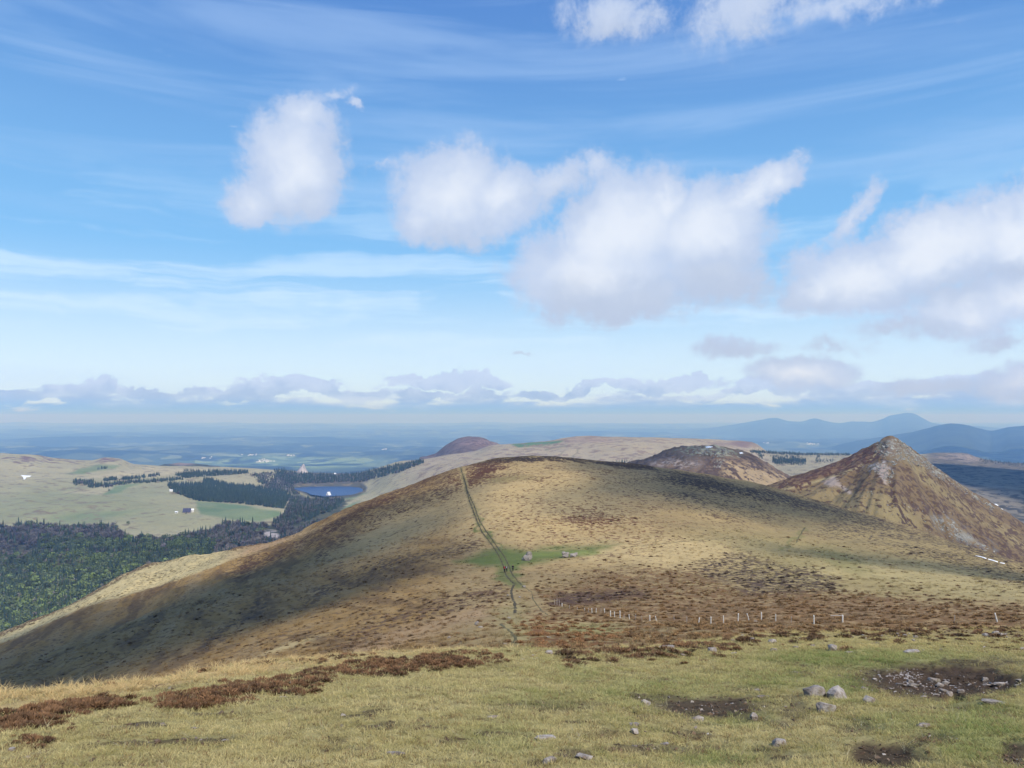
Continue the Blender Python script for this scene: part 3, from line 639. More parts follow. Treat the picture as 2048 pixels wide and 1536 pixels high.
forest = poly(P + wob(Vv, 60, 5, 2), [(-140,1062),(0,1056),(60,1052),(130,1058),(225,1057),(252,1080),(330,1084),(420,1066),(455,1048),(540,1050),(590,1020),(600,1000),(560,975),(640,1000),(700,1000),(640,1070),(500,1110),(300,1400),(-140,1400)], 4)
pa.col(poly(P, [tuple(np.mean(LAKE, 0) + (np.array(p) - np.mean(LAKE, 0)) * np.array([1.14, 1.5])) for p in LAKE], 2), (0.085, 0.08, 0.055))
pa.col(forest, (0.075, 0.075, 0.045)); pa.spot(forest, (0.04, 0.045, 0.03), .5)
pa.col(poly(Pw, [(520,975),(560,945),(700,935),(740,950),(735,965),(570,970),(590,985)], 4) * .9, (0.10, 0.085, 0.075))
pa.col(poly(Pw, [(528,1062),(552,1060),(560,1075),(535,1080)], 3), (0.32, 0.28, 0.27))
pa.col(line(Pw, [(545,1058),(575,1040)], 4, 3) * .6, (0.30, 0.27, 0.25))
# plateau on the far side of the dome: pale, mauve-brown and a green pasture
mid = smooth(P[:, 0], 760, 860) * (1 - smooth(P[:, 0], 1540, 1600)) * (D > 2200)
pa.col(mid * .8, (0.325, 0.26, 0.175)); pa.spot(mid, (0.215, 0.155, 0.115), .40)
pa.col(poly(Pw, [(1022,889),(1060,885),(1130,881),(1120,885),(1080,893),(1035,894)], 1.5), (0.085, 0.16, 0.075))
pa.col(blob(Pb, 1190, 880, 60, 5, 0, .6) * .5, (0.24, 0.16, 0.14)); pa.col(blob(Pb, 1480, 887, 45, 7, 0, .6) * .9, (0.16, 0.105, 0.095))
for pts in ([(1125,905),(1112,920),(1095,925)], [(1160,895),(1145,915),(1135,925)], [(1090,900),(1110,895),(1140,890)]): pa.col(line(Pw, pts, 1.4, 1.2) * .6, (0.13, 0.12, 0.08))
r2 = smooth(P[:, 0], 1490, 1560) * (D > 1500)
pa.col(r2 * .8, (0.27, 0.235, 0.15)); pa.spot(r2, (0.15, 0.12, 0.08), .35)
pa.col(r2 * smooth(P[:, 1] + fbm(X / 300, D / 300, 3) * 8, 955, 965) * .5, (0.30, 0.25, 0.17))
r3 = smooth(P[:, 0], 1840, 1870) * (D > 1200)
pa.col(r3 * .85, (0.115, 0.095, 0.07)); pa.spot(r3, (0.055, 0.05, 0.04), .45)  # cloud shadow over the right plateau, painted in as darker ground
pa.col(r3 * blob(Pb, 1930, 914, 50, 8, 0, .5) * .8, (0.28, 0.22, 0.18))
pa.col(r3 * blob(Pb, 2000, 1010, 80, 40, -30, .6) * .5, (0.22, 0.19, 0.14))
pa.col(r3 * line(Pw, [(1930,985),(2000,978),(2080,985)], 1.5, 1.5) * .6, (0.05, 0.045, 0.03))
pa.write(valley.obj); valley.obj.data.materials.append(ground_mat('pasture', 0.030, .22, 5.0, .15, bd=3))
for o_, c_, c2_, d_ in ((purple, (0.145, 0.100, 0.085), (0.095, 0.062, 0.055), .55), (farwood, (0.06, 0.065, 0.045), (0.035, 0.04, 0.03), .5),
                   (volc, (0.05, 0.065, 0.05), (0.02, 0.03, 0.028), .5), (volc2, (0.035, 0.05, 0.04), (0.015, 0.022, 0.02), .6)):
    pa = Paint(len(o_.P), c_, c2_, d_)
    if o_ is purple: pa.col(blob(o_.P, 950, 886, 40, 6) * .6, (0.22, 0.15, 0.14)); pa.col(smooth(o_.P[:, 0], 975, 1000), (0.26, 0.19, 0.14))
    if o_ is farwood: pa.col(blob(o_.P, 365, 928, 22, 3.5, 0, .5), (0.20, 0.15, 0.13)); pa.spot(blob(o_.P, 365, 928, 22, 3.5), None, .1)
    pa.write(o_.obj)
purple.obj.data.materials.append(ground_mat('knoll_heath', 0.03, .25, 5.0, .2, bd=3))
farwood.obj.data.materials.append(bpy.data.materials['knoll_heath'])
vm_ = ground_mat('far_woods', 0.0016, .35, 5.0, .1, bd=3); volc.obj.data.materials.append(vm_); volc2.obj.data.materials.append(vm_)
pP = to_px(Vp)
pa = Paint(len(Vp), (0.070, 0.090, 0.060), (0.014, 0.020, 0.022), 0.50)
rel = Zp.ravel() + 700
pa.spot(smooth(rel, 20, 90) * (Vp[:, 1] < 30000), None, .75)
for cx, cy, rx, ry in ((60,905,170,8),(330,905,110,5),(690,885,85,7),(480,898,120,5),(800,880,120,4),(200,880,240,4),(650,900,90,4),(1700,880,200,5),(1300,862,240,4),(300,868,300,3),(1650,868,200,4)):
    pa.spot(blob(pP + np.stack([fbm(Xp.ravel()/2500, Dp.ravel()/2500, 3)*40, fbm(Xp.ravel()/1800+4, Dp.ravel()/1800, 3)*3], 1), cx, cy, rx, ry, 0, .4), None, .95)  # patches of cloud shadow, painted in as dark as the woods
pa.col(blob(pP, 2020, 900, 140, 12) * .6, (0.17, 0.22, 0.10)); pa.col(blob(pP, 560, 925, 200, 14) * .6, (0.13, 0.20, 0.08))
pa.write(plain_o)
# far plain: a patchwork of fields, woods and painted cloud shadows
m = ground_mat('plain_fields', 0.0011, .2, 4.0, .0); N = NT(m.node_tree)
b_ = [n for n in m.node_tree.nodes if n.type == 'BSDF_PRINCIPLED'][0]
src = b_.inputs['Base Color'].links[0].from_socket
vo = N.n('ShaderNodeTexVoronoi'); N.set(vo.inputs['Vector'], N.vm('MULTIPLY', N.n('ShaderNodeTexCoord').outputs['Object'], (1, .8, .0))); vo.inputs['Scale'].default_value = 0.0032
sp_ = N.n('ShaderNodeSeparateColor'); N.set(sp_.inputs[0], vo.outputs['Color'])
fc = N.mix(N.m('POWER', sp_.outputs[0], 2.0), (0.5, 0.6, 0.65), (2.6, 2.3, 1.9))
N.set(b_.inputs['Base Color'], N.mix(.75, src, N.mix(1.0, src, fc, 'MULTIPLY'))); plain_o.data.materials.append(m)
# water
m = bpy.data.materials.new('lake_water'); m.use_nodes = True; N = NT(m.node_tree)
b_ = m.node_tree.nodes['Principled BSDF']; b_.inputs['Base Color'].default_value = (0.014, 0.045, 0.15, 1); b_.inputs['Roughness'].default_value = 0.35; b_.inputs['Specular IOR Level'].default_value = 0.15
b_.inputs['IOR'].default_value = 1.33
bp = N.n('ShaderNodeBump'); bp.inputs['Strength'].default_value = .5; bp.inputs['Distance'].default_value = .5
N.set(bp.inputs['Height'], N.noise(N.n('ShaderNodeTexCoord').outputs['Object'], .25, 4, .6)); N.set(b_.inputs['Normal'], bp.outputs[0])
lake.data.materials.append(m)
# haze
bm = bmesh.new(); bmesh.ops.create_cube(bm, size=1)
for v in bm.verts: v.co = Vector((v.co.x * 150000, v.co.y * 150000, -1100 + (v.co.z + .5) * 1420))
me = bpy.data.meshes.new('haze'); bm.to_mesh(me); bm.free(); haze = obj_new('haze', me, kind='stuff')
m = bpy.data.materials.new('haze_air'); m.use_nodes = True; m.node_tree.nodes.clear(); N = NT(m.node_tree)
pv = N.n('ShaderNodeVolumePrincipled'); pv.inputs['Color'].default_value = (0.27, 0.53, 1.0, 1); pv.inputs['Absorption Color'].default_value = (1, 1, 1, 1); pv.inputs['Density'].default_value = 7.2e-5; pv.inputs['Anisotropy'].default_value = 0.0
o_ = N.n('ShaderNodeOutputMaterial'); m.node_tree.links.new(pv.outputs[0], o_.inputs['Volume']); me.materials.append(m)
# ================================================================ INSTANCING HELPERS
def simple_mat(name, col, rough=.8, trans=0.0, tint=None, spec=.2, noise=None):
    m = bpy.data.materials.new(name); m.use_nodes = True; N = NT(m.node_tree)
    b = m.node_tree.nodes['Principled BSDF']; b.inputs['Roughness'].default_value = rough; b.inputs['Specular IOR Level'].default_value = spec
    c = None
    if tint:
        a = N.n('ShaderNodeAttribute', attribute_type='INSTANCER', attribute_name='tint')
        v = N.n('ShaderNodeAttribute', attribute_name='shade')
        c = N.vm('SCALE', a.outputs['Color'], N.mr(v.outputs['Fac'], 0, 1, tint, 1.15))
    else:
        oc = N.n('ShaderNodeTexCoord').outputs['Object']
        sc_, amt = noise or (6.0, .35)
        n_ = N.noise(oc, sc_, 5, .6)
        c = N.vm('SCALE', col, N.mr(n_, .25, .75, 1 - amt, 1 + amt))
    N.set(b.inputs['Base Color'], c)
    if trans:
        t = N.n('ShaderNodeBsdfTranslucent'); N.set(t.inputs[0], c)
        mx = N.n('ShaderNodeMixShader'); mx.inputs[0].default_value = trans
        N.nt.links.new(b.outputs[0], mx.inputs[1]); N.nt.links.new(t.outputs[0], mx.inputs[2])
        N.nt.links.new(mx.outputs[0], m.node_tree.nodes['Material Output'].inputs[0])
    return m
def mesh_np(name, V, Fc, shade=None, mats=(), midx=None, smooth_=False):
    me = bpy.data.meshes.new(name); me.from_pydata([tuple(v) for v in V], [], [tuple(f) for f in Fc])
    if shade is not None:
        a = me.attributes.new('shade', 'FLOAT', 'POINT'); a.data.foreach_set('value', np.array(shade, np.float32))
    for m in mats: me.materials.append(m)
    if midx is not None: me.polygons.foreach_set('material_index', np.array(midx, np.int32))
    if smooth_: me.polygons.foreach_set('use_smooth', np.ones(len(me.polygons), bool))
    me.update(); return me
def scatter(name, pts, rots, scl, tint, templates, pick, **props):
    """one 'stuff' object: points with rotation, scale, colour and template number, instanced by geometry nodes"""
    me = bpy.data.meshes.new(name); n = len(pts)
    me.vertices.add(n); me.vertices.foreach_set('co', np.asarray(pts, np.float32).ravel())
    me.attributes.new('rot', 'FLOAT_VECTOR', 'POINT').data.foreach_set('vector', np.asarray(rots, np.float32).ravel())
    me.attributes.new('scl', 'FLOAT_VECTOR', 'POINT').data.foreach_set('vector', np.asarray(scl, np.float32).ravel())
    t4 = np.concatenate([np.asarray(tint), np.ones((n, 1))], 1)
    me.attributes.new('tint', 'FLOAT_COLOR', 'POINT').data.foreach_set('color', t4.astype(np.float32).ravel())
    me.attributes.new('pick', 'INT', 'POINT').data.foreach_set('value', np.asarray(pick, np.int32))
    o = obj_new(name, me, kind='stuff', **props)
    c = bpy.data.collections.new(name + '_sources')
    for i, tm in enumerate(templates): c.objects.link(bpy.data.objects.new('%s_source_%02d' % (name, i), tm))
    ng = bpy.data.node_groups.new(name, 'GeometryNodeTree')
    ng.interface.new_socket('Geometry', in_out='INPUT', socket_type='NodeSocketGeometry')
    ng.interface.new_socket('Geometry', in_out='OUTPUT', socket_type='NodeSocketGeometry')
    gi = ng.nodes.new('NodeGroupInput'); go = ng.nodes.new('NodeGroupOutput')
    mp = ng.nodes.new('GeometryNodeMeshToPoints'); ip = ng.nodes.new('GeometryNodeInstanceOnPoints')
    ci = ng.nodes.new('GeometryNodeCollectionInfo'); ci.inputs['Collection'].default_value = c
    ci.inputs['Separate Children'].default_value = True; ci.inputs['Reset Children'].default_value = True
    def at(nm, ty):
        a = ng.nodes.new('GeometryNodeInputNamedAttribute'); a.data_type = ty; a.inputs['Name'].default_value = nm; return a.outputs[0]
    l = ng.links.new
    l(gi.outputs[0], mp.inputs[0]); l(mp.outputs[0], ip.inputs['Points']); l(ci.outputs[0], ip.inputs['Instance'])
    ip.inputs['Pick Instance'].default_value = True
    l(at('pick', 'INT'), ip.inputs['Instance Index']); l(at('rot', 'FLOAT_VECTOR'), ip.inputs['Rotation']); l(at('scl', 'FLOAT_VECTOR'), ip.inputs['Scale'])
    l(ip.outputs[0], go.inputs[0])
    md = o.modifiers.new('instances', 'NODES'); md.node_group = ng
    return o
def on_patch(pt, X, Y):     # drop points on a patch: z, normal, vertex index; misses removed
    Z = []; NRM = []; IDX = []; keep = []
    down = Vector((0, 0, -1))
    for i, (x, y) in enumerate(zip(X, Y)):
        r = pt.bvh.ray_cast(Vector((x, y, 500)), down)
        if r[0] is None: continue
        keep.append(i); Z.append(r[0].z); NRM.append(r[1]); f = r[2]
        IDX.append((f // (pt.nc - 1)) * pt.nc + f % (pt.nc - 1))
    return np.array(keep), np.array(Z), np.array([tuple(n) for n in NRM]), np.array(IDX)
def lean(n, amt):            # euler tilt following a normal
    n = np.asarray(n); return np.stack([-np.arcsin(np.clip(n[:, 1], -1, 1)) * amt, np.arcsin(np.clip(n[:, 0], -1, 1)) * amt], 1)

# ================================================================ CLOUDS OVERHEAD (they cast the shadows on the hills)
cm = bpy.data.materials.new('cloud_vapour'); cm.use_nodes = True; cm.node_tree.nodes.clear(); N = NT(cm.node_tree)
pv = N.n('ShaderNodeVolumePrincipled'); pv.inputs['Color'].default_value = (.97, .97, .98, 1); pv.inputs['Density'].default_value = 0.0150
oo = N.n('ShaderNodeOutputMaterial'); cm.node_tree.links.new(pv.outputs[0], oo.inputs['Volume'])
def shadow_cloud(cx, cy, gz, rx, ry, rot, alt=1500, rz=None, seed=0):
    t = (alt - gz) / SUN_DIR.z
    c = Vector((cx, cy, gz)) + SUN_DIR * t
    bm = bmesh.new(); bmesh.ops.create_icosphere(bm, subdivisions=5, radius=1)
    rz = rz or max(60, min(rx, ry) * .6)
    for v in bm.verts:
        p = v.co.copy()
        k = 1 + .26 * (fbm(np.array([p.x * 1.7 + seed * 3.1]), np.array([p.y * 1.7 + p.z * 1.3 + seed]), 4)[0])
        v.co = Vector((p.x * rx * k, p.y * ry * k, p.z * rz * k * (1 if p.z > 0 else .55)))
    me = bpy.data.meshes.new('cloud'); bm.to_mesh(me); bm.free(); me.materials.append(cm)
    o = obj_new('cloud', me, kind='stuff'); o.location = c; o.rotation_euler = (0, 0, math.radians(rot))
    return o
shadow_cloud(-162, 238, -62, 118, 104, -15, seed=1)
shadow_cloud(-98, 215, -50, 62, 120, -28, seed=8)
shadow_cloud(-60, 330, -45, 32, 60, -30, rz=60, seed=2)
shadow_cloud(112, 385, -24, 82, 80, -12, rz=62, seed=3)
shadow_cloud(10, 455, -22, 60, 26, 5, rz=40, seed=11)
shadow_cloud(40, 318, -30, 26, 40, -20, rz=26, seed=12)
shadow_cloud(150, 235, -38, 70, 26, -15, rz=42, seed=4)
shadow_cloud(270, 1270, -70, 150, 90, 0, alt=2200, rz=28, seed=5)
shadow_cloud(1650, 2450, -160, 420, 700, 0, alt=3600, rz=160, seed=6)

# ================================================================ GRASS
def tuft(name, nb, h, spread, w, bend, seed, mat):
    r = np.random.default_rng(seed); V = []; Fc = []; sh = []
    for i in range(nb):
        a = r.random() * 6.283; q = spread * math.sqrt(r.random()); bx, by = math.cos(a) * q, math.sin(a) * q
        hh = h * (.55 + .6 * r.random()); d = a + r.normal() * .9; bn = bend * hh * (.3 + r.random()); ww = w * (.7 + .6 * r.random())
        fa = r.random() * 3.14; fx, fy = math.cos(fa) * ww / 2, math.sin(fa) * ww / 2; b0 = len(V); v_ = r.random()
        for t, k in ((0, 1), (.5, .8)):
            ox, oy = math.cos(d) * bn * t * t, math.sin(d) * bn * t * t
            V += [(bx + ox - fx * k, by + oy - fy * k, hh * t - .01), (bx + ox + fx * k, by + oy + fy * k, hh * t - .01)]; sh += [.0 + .3 * v_ * t + t * .5] * 2
        V.append((bx + math.cos(d) * bn, by + math.sin(d) * bn, hh * .94)); sh.append(.55 + .45 * v_)
        Fc += [(b0, b0 + 1, b0 + 3, b0 + 2), (b0 + 2, b0 + 3, b0 + 4)]
    return mesh_np(name, V, Fc, sh, [mat])
grass_m = simple_mat('grass_blades', None, .7, .4, tint=.72)
short_t = [tuft('short_turf', 22, .060, .075, .0055, .8, 10 + i, grass_m) for i in range(5)]
tall_t = [tuft('straw_tussock', 46, .17, .10, .007, .9, 30 + i, grass_m) for i in range(4)]
# short turf
n = 78000
Dg = 5.2 + (40 - 5.2) * rng.random(n) ** 1.25
Ug = (rng.random(n) - .5) * 1.46
keep, Z, NR, IX = on_patch(fg, Ug * Dg, Dg)
Xg = (Ug * Dg)[keep]; Yg = Dg[keep]
bare, grn, stw = fg_bare[IX], fg_green[IX], fg_straw[IX]
patchy = fbm(Xg * .9, Yg * .9, 3); fine_ = fbm(Xg * 5, Yg * 5, 2)
ok = (rng.random(len(Xg)) > bare * 1.25 - .12) & (rng.random(len(Xg)) > stw * .6) & (fine_ > -.62)
c_straw = np.array((0.66, 0.545, 0.26)); c_olive = np.array((0.47, 0.395, 0.155)); c_green = np.array((0.29, 0.325, 0.10)); c_brown = np.array((.33, .22, .10))
k = np.clip(.66 - smooth(Xg, -1, 7) * .3 + patchy * .6 + rng.normal(size=len(Xg)) * .30, 0, 1)[:, None]
tint = c_straw * k + c_olive * (1 - k)
kg = np.clip(grn * .95 + (patchy < -.5) * .25 * (Xg > 0) + rng.normal(size=len(Xg)) * .12, 0, 1)[:, None] * (1 - stw[:, None] * .7)
tint = tint * (1 - kg) + c_green * kg
kb = (rng.random(len(Xg)) < .11)[:, None]; tint = np.where(kb, c_brown, tint)
tint = tint * (1 - .35 * np.clip(bare, 0, 1)[:, None]) * (0.8 + .4 * rng.random((len(Xg), 1)))
sc_ = (.8 + .5 * rng.random(len(Xg))) * (1 + np.clip((Yg - 9) / 22, 0, 1.2)) * (1 + .25 * kg[:, 0])
ln = lean(NR, .8)
rots = np.stack([ln[:, 0], ln[:, 1], rng.random(len(Xg)) * 6.28], 1)
hz = .36 + .38 * rng.random(len(Xg)) + .3 * np.clip(fine_, -.6, .8)
S3 = np.stack([sc_, sc_, sc_ * hz * .85], 1)
scatter('short_grass', np.stack([Xg, Yg, Z], 1)[ok], rots[ok], S3[ok], tint[ok], short_t, rng.integers(0, 5, ok.sum()))
# straw tussocks on the brow and over the stony band
n = 15000
Dg = 9 + (68 - 9) * rng.random(n) ** 1.1; Ug = (rng.random(n) - .5) * 1.44
keep, Z, NR, IX = on_patch(fg, Ug * Dg, Dg); Xg = (Ug * Dg)[keep]; Yg = Dg[keep]
stw = fg_straw[IX]; cl = fbm(Xg * .45, Yg * .45, 3)
ok = rng.random(len(Xg)) < stw * smooth(cl, -.7, .3) * smooth(1 - fg_bare[IX], .2, .8)
k = rng.random((len(Xg), 1)); tint = np.array((.80, .60, .29)) * k + np.array((.56, .39, .17)) * (1 - k)
tint = np.where((Xg > 3)[:, None], tint * (.92, 1.0, .85) , tint)
sz = (.7 + .7 * rng.random(len(Xg))) * (1 + .010 * Yg)
rots = np.stack([lean(NR, .8)[:, 0], lean(NR, .8)[:, 1], rng.random(len(Xg)) * 6.28], 1)
scatter('straw_tussocks', np.stack([Xg, Yg, Z], 1)[ok], rots[ok], np.stack([sz, sz, sz * .36], 1)[ok], tint[ok], tall_t, rng.integers(0, 4, ok.sum()))

def stone_mesh_early(seed):
    r = np.random.default_rng(seed); bm = bmesh.new()
    for i in range(10): p = r.normal(size=3); p /= np.linalg.norm(p); bm.verts.new(tuple(p * .6))
    h_ = bmesh.ops.convex_hull(bm, input=bm.verts); me = bpy.data.meshes.new('crumb'); bm.to_mesh(me); bm.free(); me.materials.append(bpy.data.materials['peat_crumb'])
    me.attributes.new('shade', 'FLOAT', 'POINT').data.foreach_set('value', np.full(len(me.vertices), .8, np.float32)); return me
# ================================================================ HEATHER
heath_m = simple_mat('heather_twigs', None, .85, .15, tint=.55)
def heather(name, seed, nb=110):
    r = np.random.default_rng(seed); V = []; Fc = []; sh = []
    for i in range(nb):
        a = r.random() * 6.283; q = math.sqrt(r.random()); el = (1 - q * .75); R_ = .5
        tip = np.array([math.cos(a) * q * R_, math.sin(a) * q * R_, .42 * el * (.7 + .5 * r.random()) + .03]); base = tip * (.35, .35, .0)
        side = np.array([-math.sin(a + r.normal()), math.cos(a + r.normal()), r.normal() * .3]) * .035
        mid = base + (tip - base) * .6 + r.normal(size=3) * .02; b0 = len(V); v_ = r.random()
        V += [base - side * .4, base + side * .4, mid + side, mid - side, tip + r.normal(size=3) * .02]; sh += [0, 0, .35 + .3 * v_, .35 + .3 * v_, .5 + .5 * v_]
        Fc += [(b0, b0 + 1, b0 + 2, b0 + 3), (b0 + 3, b0 + 2, b0 + 4)]
    return mesh_np(name, V, Fc, sh, [heath_m])
heath_t = [heather('heather', 50 + i) for i in range(4)]
# strings of clumps on the brow (photo: rust brown hummocks along the edge of the turf)
strings = [  # px,py,px,py,spread px,number,size m
 (0,1452,60,1442,9,26,.42),(40,1436,150,1424,7,46,.38),(120,1418,235,1404,8,62,.36),(85,1455,135,1450,6,14,.30),(40,1478,90,1490,6,12,.28),(150,1432,160,1428,5,6,.3),
 (330,1412,370,1406,7,18,.36),(330,1400,400,1390,7,28,.34),(400,1410,455,1400,6,22,.34),(420,1392,520,1370,9,60,.36),(470,1408,492,1404,4,8,.26),(520,1375,545,1380,7,14,.36),
 (560,1368,640,1352,8,44,.36),(600,1378,630,1372,4,9,.28),(640,1350,690,1340,7,22,.36),(600,1388,625,1382,5,8,.3),
 (700,1346,770,1336,9,44,.42),(720,1332,800,1326,7,34,.38),(770,1342,860,1332,9,50,.40),(850,1330,900,1318,8,32,.36),(880,1332,985,1324,5,44,.34),(965,1306,990,1314,9,22,.42),
 (730,1320,790,1318,5,18,.32),(840,1314,900,1312,5,20,.34),(905,1306,935,1304,5,14,.36),(800,1325,825,1322,5,10,.34),(610,1318,635,1322,4,7,.3),(200,1374,215,1372,3,5,.28),(255,1356,300,1352,3,10,.28),(395,1342,420,1340,3,8,.3),
 (480,1328,560,1322,4,16,.28),(590,1326,620,1318,3,9,.28),(655,1316,720,1310,3,14,.3),(0,1462,40,1458,6,12,.34),
 (1340,1286,1372,1284,7,16,.62),(1452,1298,1468,1300,4,8,.5),(1362,1276,1380,1278,4,6,.5),(1420,1270,1440,1272,3,6,.5),(1455,1264,1480,1268,3,8,.5),(1480,1276,1500,1278,3,6,.4),(1560,1258,1574,1262,3,6,.6),(1500,1256,1530,1262,3,8,.5),
 (1830,1250,1900,1256,6,22,.6),(1900,1252,1980,1258,6,18,.6),(1980,1276,2048,1284,5,20,.45),(1960,1292,2048,1298,4,16,.4),(1250,1306,1300,1304,3,12,.32),(1180,1310,1230,1300,3,8,.3),(2000,1250,2048,1258,5,14,.6),(1690,1268,1700,1270,3,3,.5),(1740,1272,1760,1274,3,5,.5)]
pts = []; szs = []
for x0, y0, x1, y1, spd, nn, s_ in strings:
    for i in range(int(nn * 1.9)):
        t = rng.random(); px = x0 + (x1 - x0) * t + rng.normal() * spd * 2.6; py = y0 + (y1 - y0) * t + rng.normal() * spd * .75
        h_, n_ = fg.hit(px, py)
        if h_ is None: continue
        pts.append(tuple(h_)); szs.append(s_ * (.25 + .75 * rng.random() ** 1.6))
pts = np.array(pts); szs = np.array(szs) * 1.0; n = len(pts)
k = rng.random((n, 1)); tint = np.array((.27, .145, .070)) * k + np.array((.11, .062, .034)) * (1 - k)
scatter('heather_on_the_brow', pts, np.stack([rng.normal(size=n) * .15, rng.normal(size=n) * .15, rng.random(n) * 6.28], 1), np.stack([szs * 1.1, szs, szs * .7], 1), tint, heath_t, rng.integers(0, 4, n))
# loose clumps where the stony turf gives way to the moor
pts = []
while len(pts) < 420:
    px = rng.uniform(1120, 2060); py = smooth_interp(np.array([px]), [1100, 1300, 1420, 1550, 1700, 2060], [1302, 1296, 1283, 1266, 1262, 1256])[0] + abs(rng.normal()) * 13
    if gnoise(np.array([px / 26.]), np.array([py / 6.]))[0] + rng.normal() * .25 < .12: continue
    h_, n_ = fg.hit(px, py)
    if h_ is not None: pts.append(tuple(h_))
pts = np.array(pts); n = len(pts); szs = (.16 + .36 * rng.random(n) ** 2) * (1 + pts[:, 1] / 60)
k = rng.random((n, 1)); tint = np.array((.23, .125, .06)) * k + np.array((.10, .065, .035)) * (1 - k)
scatter('heather_on_stony_turf', pts, np.stack([rng.normal(size=n) * .15, rng.normal(size=n) * .15, rng.random(n) * 6.28], 1), np.stack([szs * 1.2, szs, szs * .6], 1), tint, heath_t, rng.integers(0, 4, n))
# crumbs of peat, roots and small grit on the bare soil
crumb_m = simple_mat('peat_crumb', None, .95, 0, tint=1.0)
crumbs = [stone_mesh_early(700 + i) for i in range(4)]
n = 30000; Dg = 5.5 + 16 * rng.random(n); Ug = (rng.random(n) - .5) * 1.44
keep, Z, NR, IX = on_patch(fg, Ug * Dg, Dg); Xg = (Ug * Dg)[keep]; Yg = Dg[keep]; ok = rng.random(len(Xg)) < fg_bare[IX] ** 1.5 * .9
m_ = int(ok.sum()); sz = .014 + .05 * rng.random(m_) ** 3; k = rng.random((m_, 1)) ** 11
scatter('soil_crumbs', np.stack([Xg, Yg, Z], 1)[ok], np.stack([rng.normal(size=m_) * .5, rng.normal(size=m_) * .5, rng.random(m_) * 6.28], 1), np.stack([sz * 1.4, sz, sz * .8], 1), np.array((.085, .055, .035)) * (1 - k) * rng.uniform(.5, 1.6, (m_, 1)) + np.array((.38, .34, .30)) * k, crumbs, rng.integers(0, 4, m_))
# dead straw stalks lying and leaning in the turf
n = 2600
Dg = 5.2 + 20 * rng.random(n) ** 1.2; Ug = (rng.random(n) - .5) * 1.44
keep, Z, NR, IX = on_patch(fg, Ug * Dg, Dg); n = len(keep); Xg = (Ug * Dg)[keep]; Yg = Dg[keep]
stalk_t = [tuft('dead_stalk', 2, .13, .03, .004, 1.6, 80 + i, grass_m) for i in range(3)]
sz = .45 + .5 * rng.random(n); scatter('dead_stalks', np.stack([Xg, Yg, Z], 1), np.stack([rng.normal(size=n) * .7, rng.normal(size=n) * .7, rng.random(n) * 6.28], 1), np.stack([sz, sz, sz], 1), np.tile(np.array((.78, .68, .42)), (n, 1)) * rng.uniform(.6, 1.1, (n, 1)), stalk_t, rng.integers(0, 3, n))
# moor heather and tussocks between the brow and the saddle
n = 40000
Dg = 42 + (300 - 42) * rng.random(n) ** 1.35; Ug = (rng.random(n) - .5) * 1.44
keep, Z, NR, IX = on_patch(moor, Ug * Dg, Dg); Xg = (Ug * Dg)[keep]; Yg = Dg[keep]
dn_ = moor_dens[IX]; cl = fbm(Xg / 5, Yg / 5, 3)
gcol = np.zeros((len(Xg), 4)); a = np.zeros(len(moor.V) * 4, np.float32); moor.obj.data.attributes['clump'].data.foreach_get('color', a); c2 = a.reshape(-1, 4)[IX][:, :3]
a = np.zeros(len(moor.V) * 4, np.float32); moor.obj.data.attributes['ground'].data.foreach_get('color', a); c1 = a.reshape(-1, 4)[IX][:, :3]
ish = (rng.random(len(Xg)) + cl * .25) < np.clip(dn_ * 1.0 - .04, 0, 1) * (1 - .72 * smooth(-Xg - .08 * Yg, 10, 60)) * (1 - .85 * smooth(Yg, 130, 250)) * smooth(cl, -.5, .5) * 1.5
isg = ~ish & (rng.random(len(Xg)) < .38) & (c1[:, 1] < c1[:, 0] * 1.05)
pxy = to_px(np.stack([Xg, Yg, Z], 1)); tr = np.zeros(len(Xg))
for T_ in (TRAIL, TRAIL2, TRAIL3, TRAIL4, TRAIL5, TRAIL6): tr = np.maximum(tr, line(pxy, T_, 6, 1))
ish &= tr < .5; isg &= tr < .5
v = (.75 + .6 * rng.random((len(Xg), 1)))
sz = (.30 + 1.0 * rng.random(len(Xg)) ** 1.8) * (.75 + Yg / 330)
rot3 = np.stack([lean(NR, .8)[:, 0], lean(NR, .8)[:, 1], rng.random(len(Xg)) * 6.28], 1)
P3 = np.stack([Xg, Yg, Z - .03], 1)
scatter('moor_heather', P3[ish], rot3[ish], np.stack([sz, sz, sz * .7], 1)[ish], (c2 * v * (1.45, 1.5, 1.4) + .008)[ish], heath_t, rng.integers(0, 4, ish.sum()))
sg = sz * 3.2
scatter('moor_tussocks', P3[isg], rot3[isg], np.stack([sg, sg, sg * .62], 1)[isg], (c1 * v * 1.12)[isg], tall_t, rng.integers(0, 4, isg.sum()))

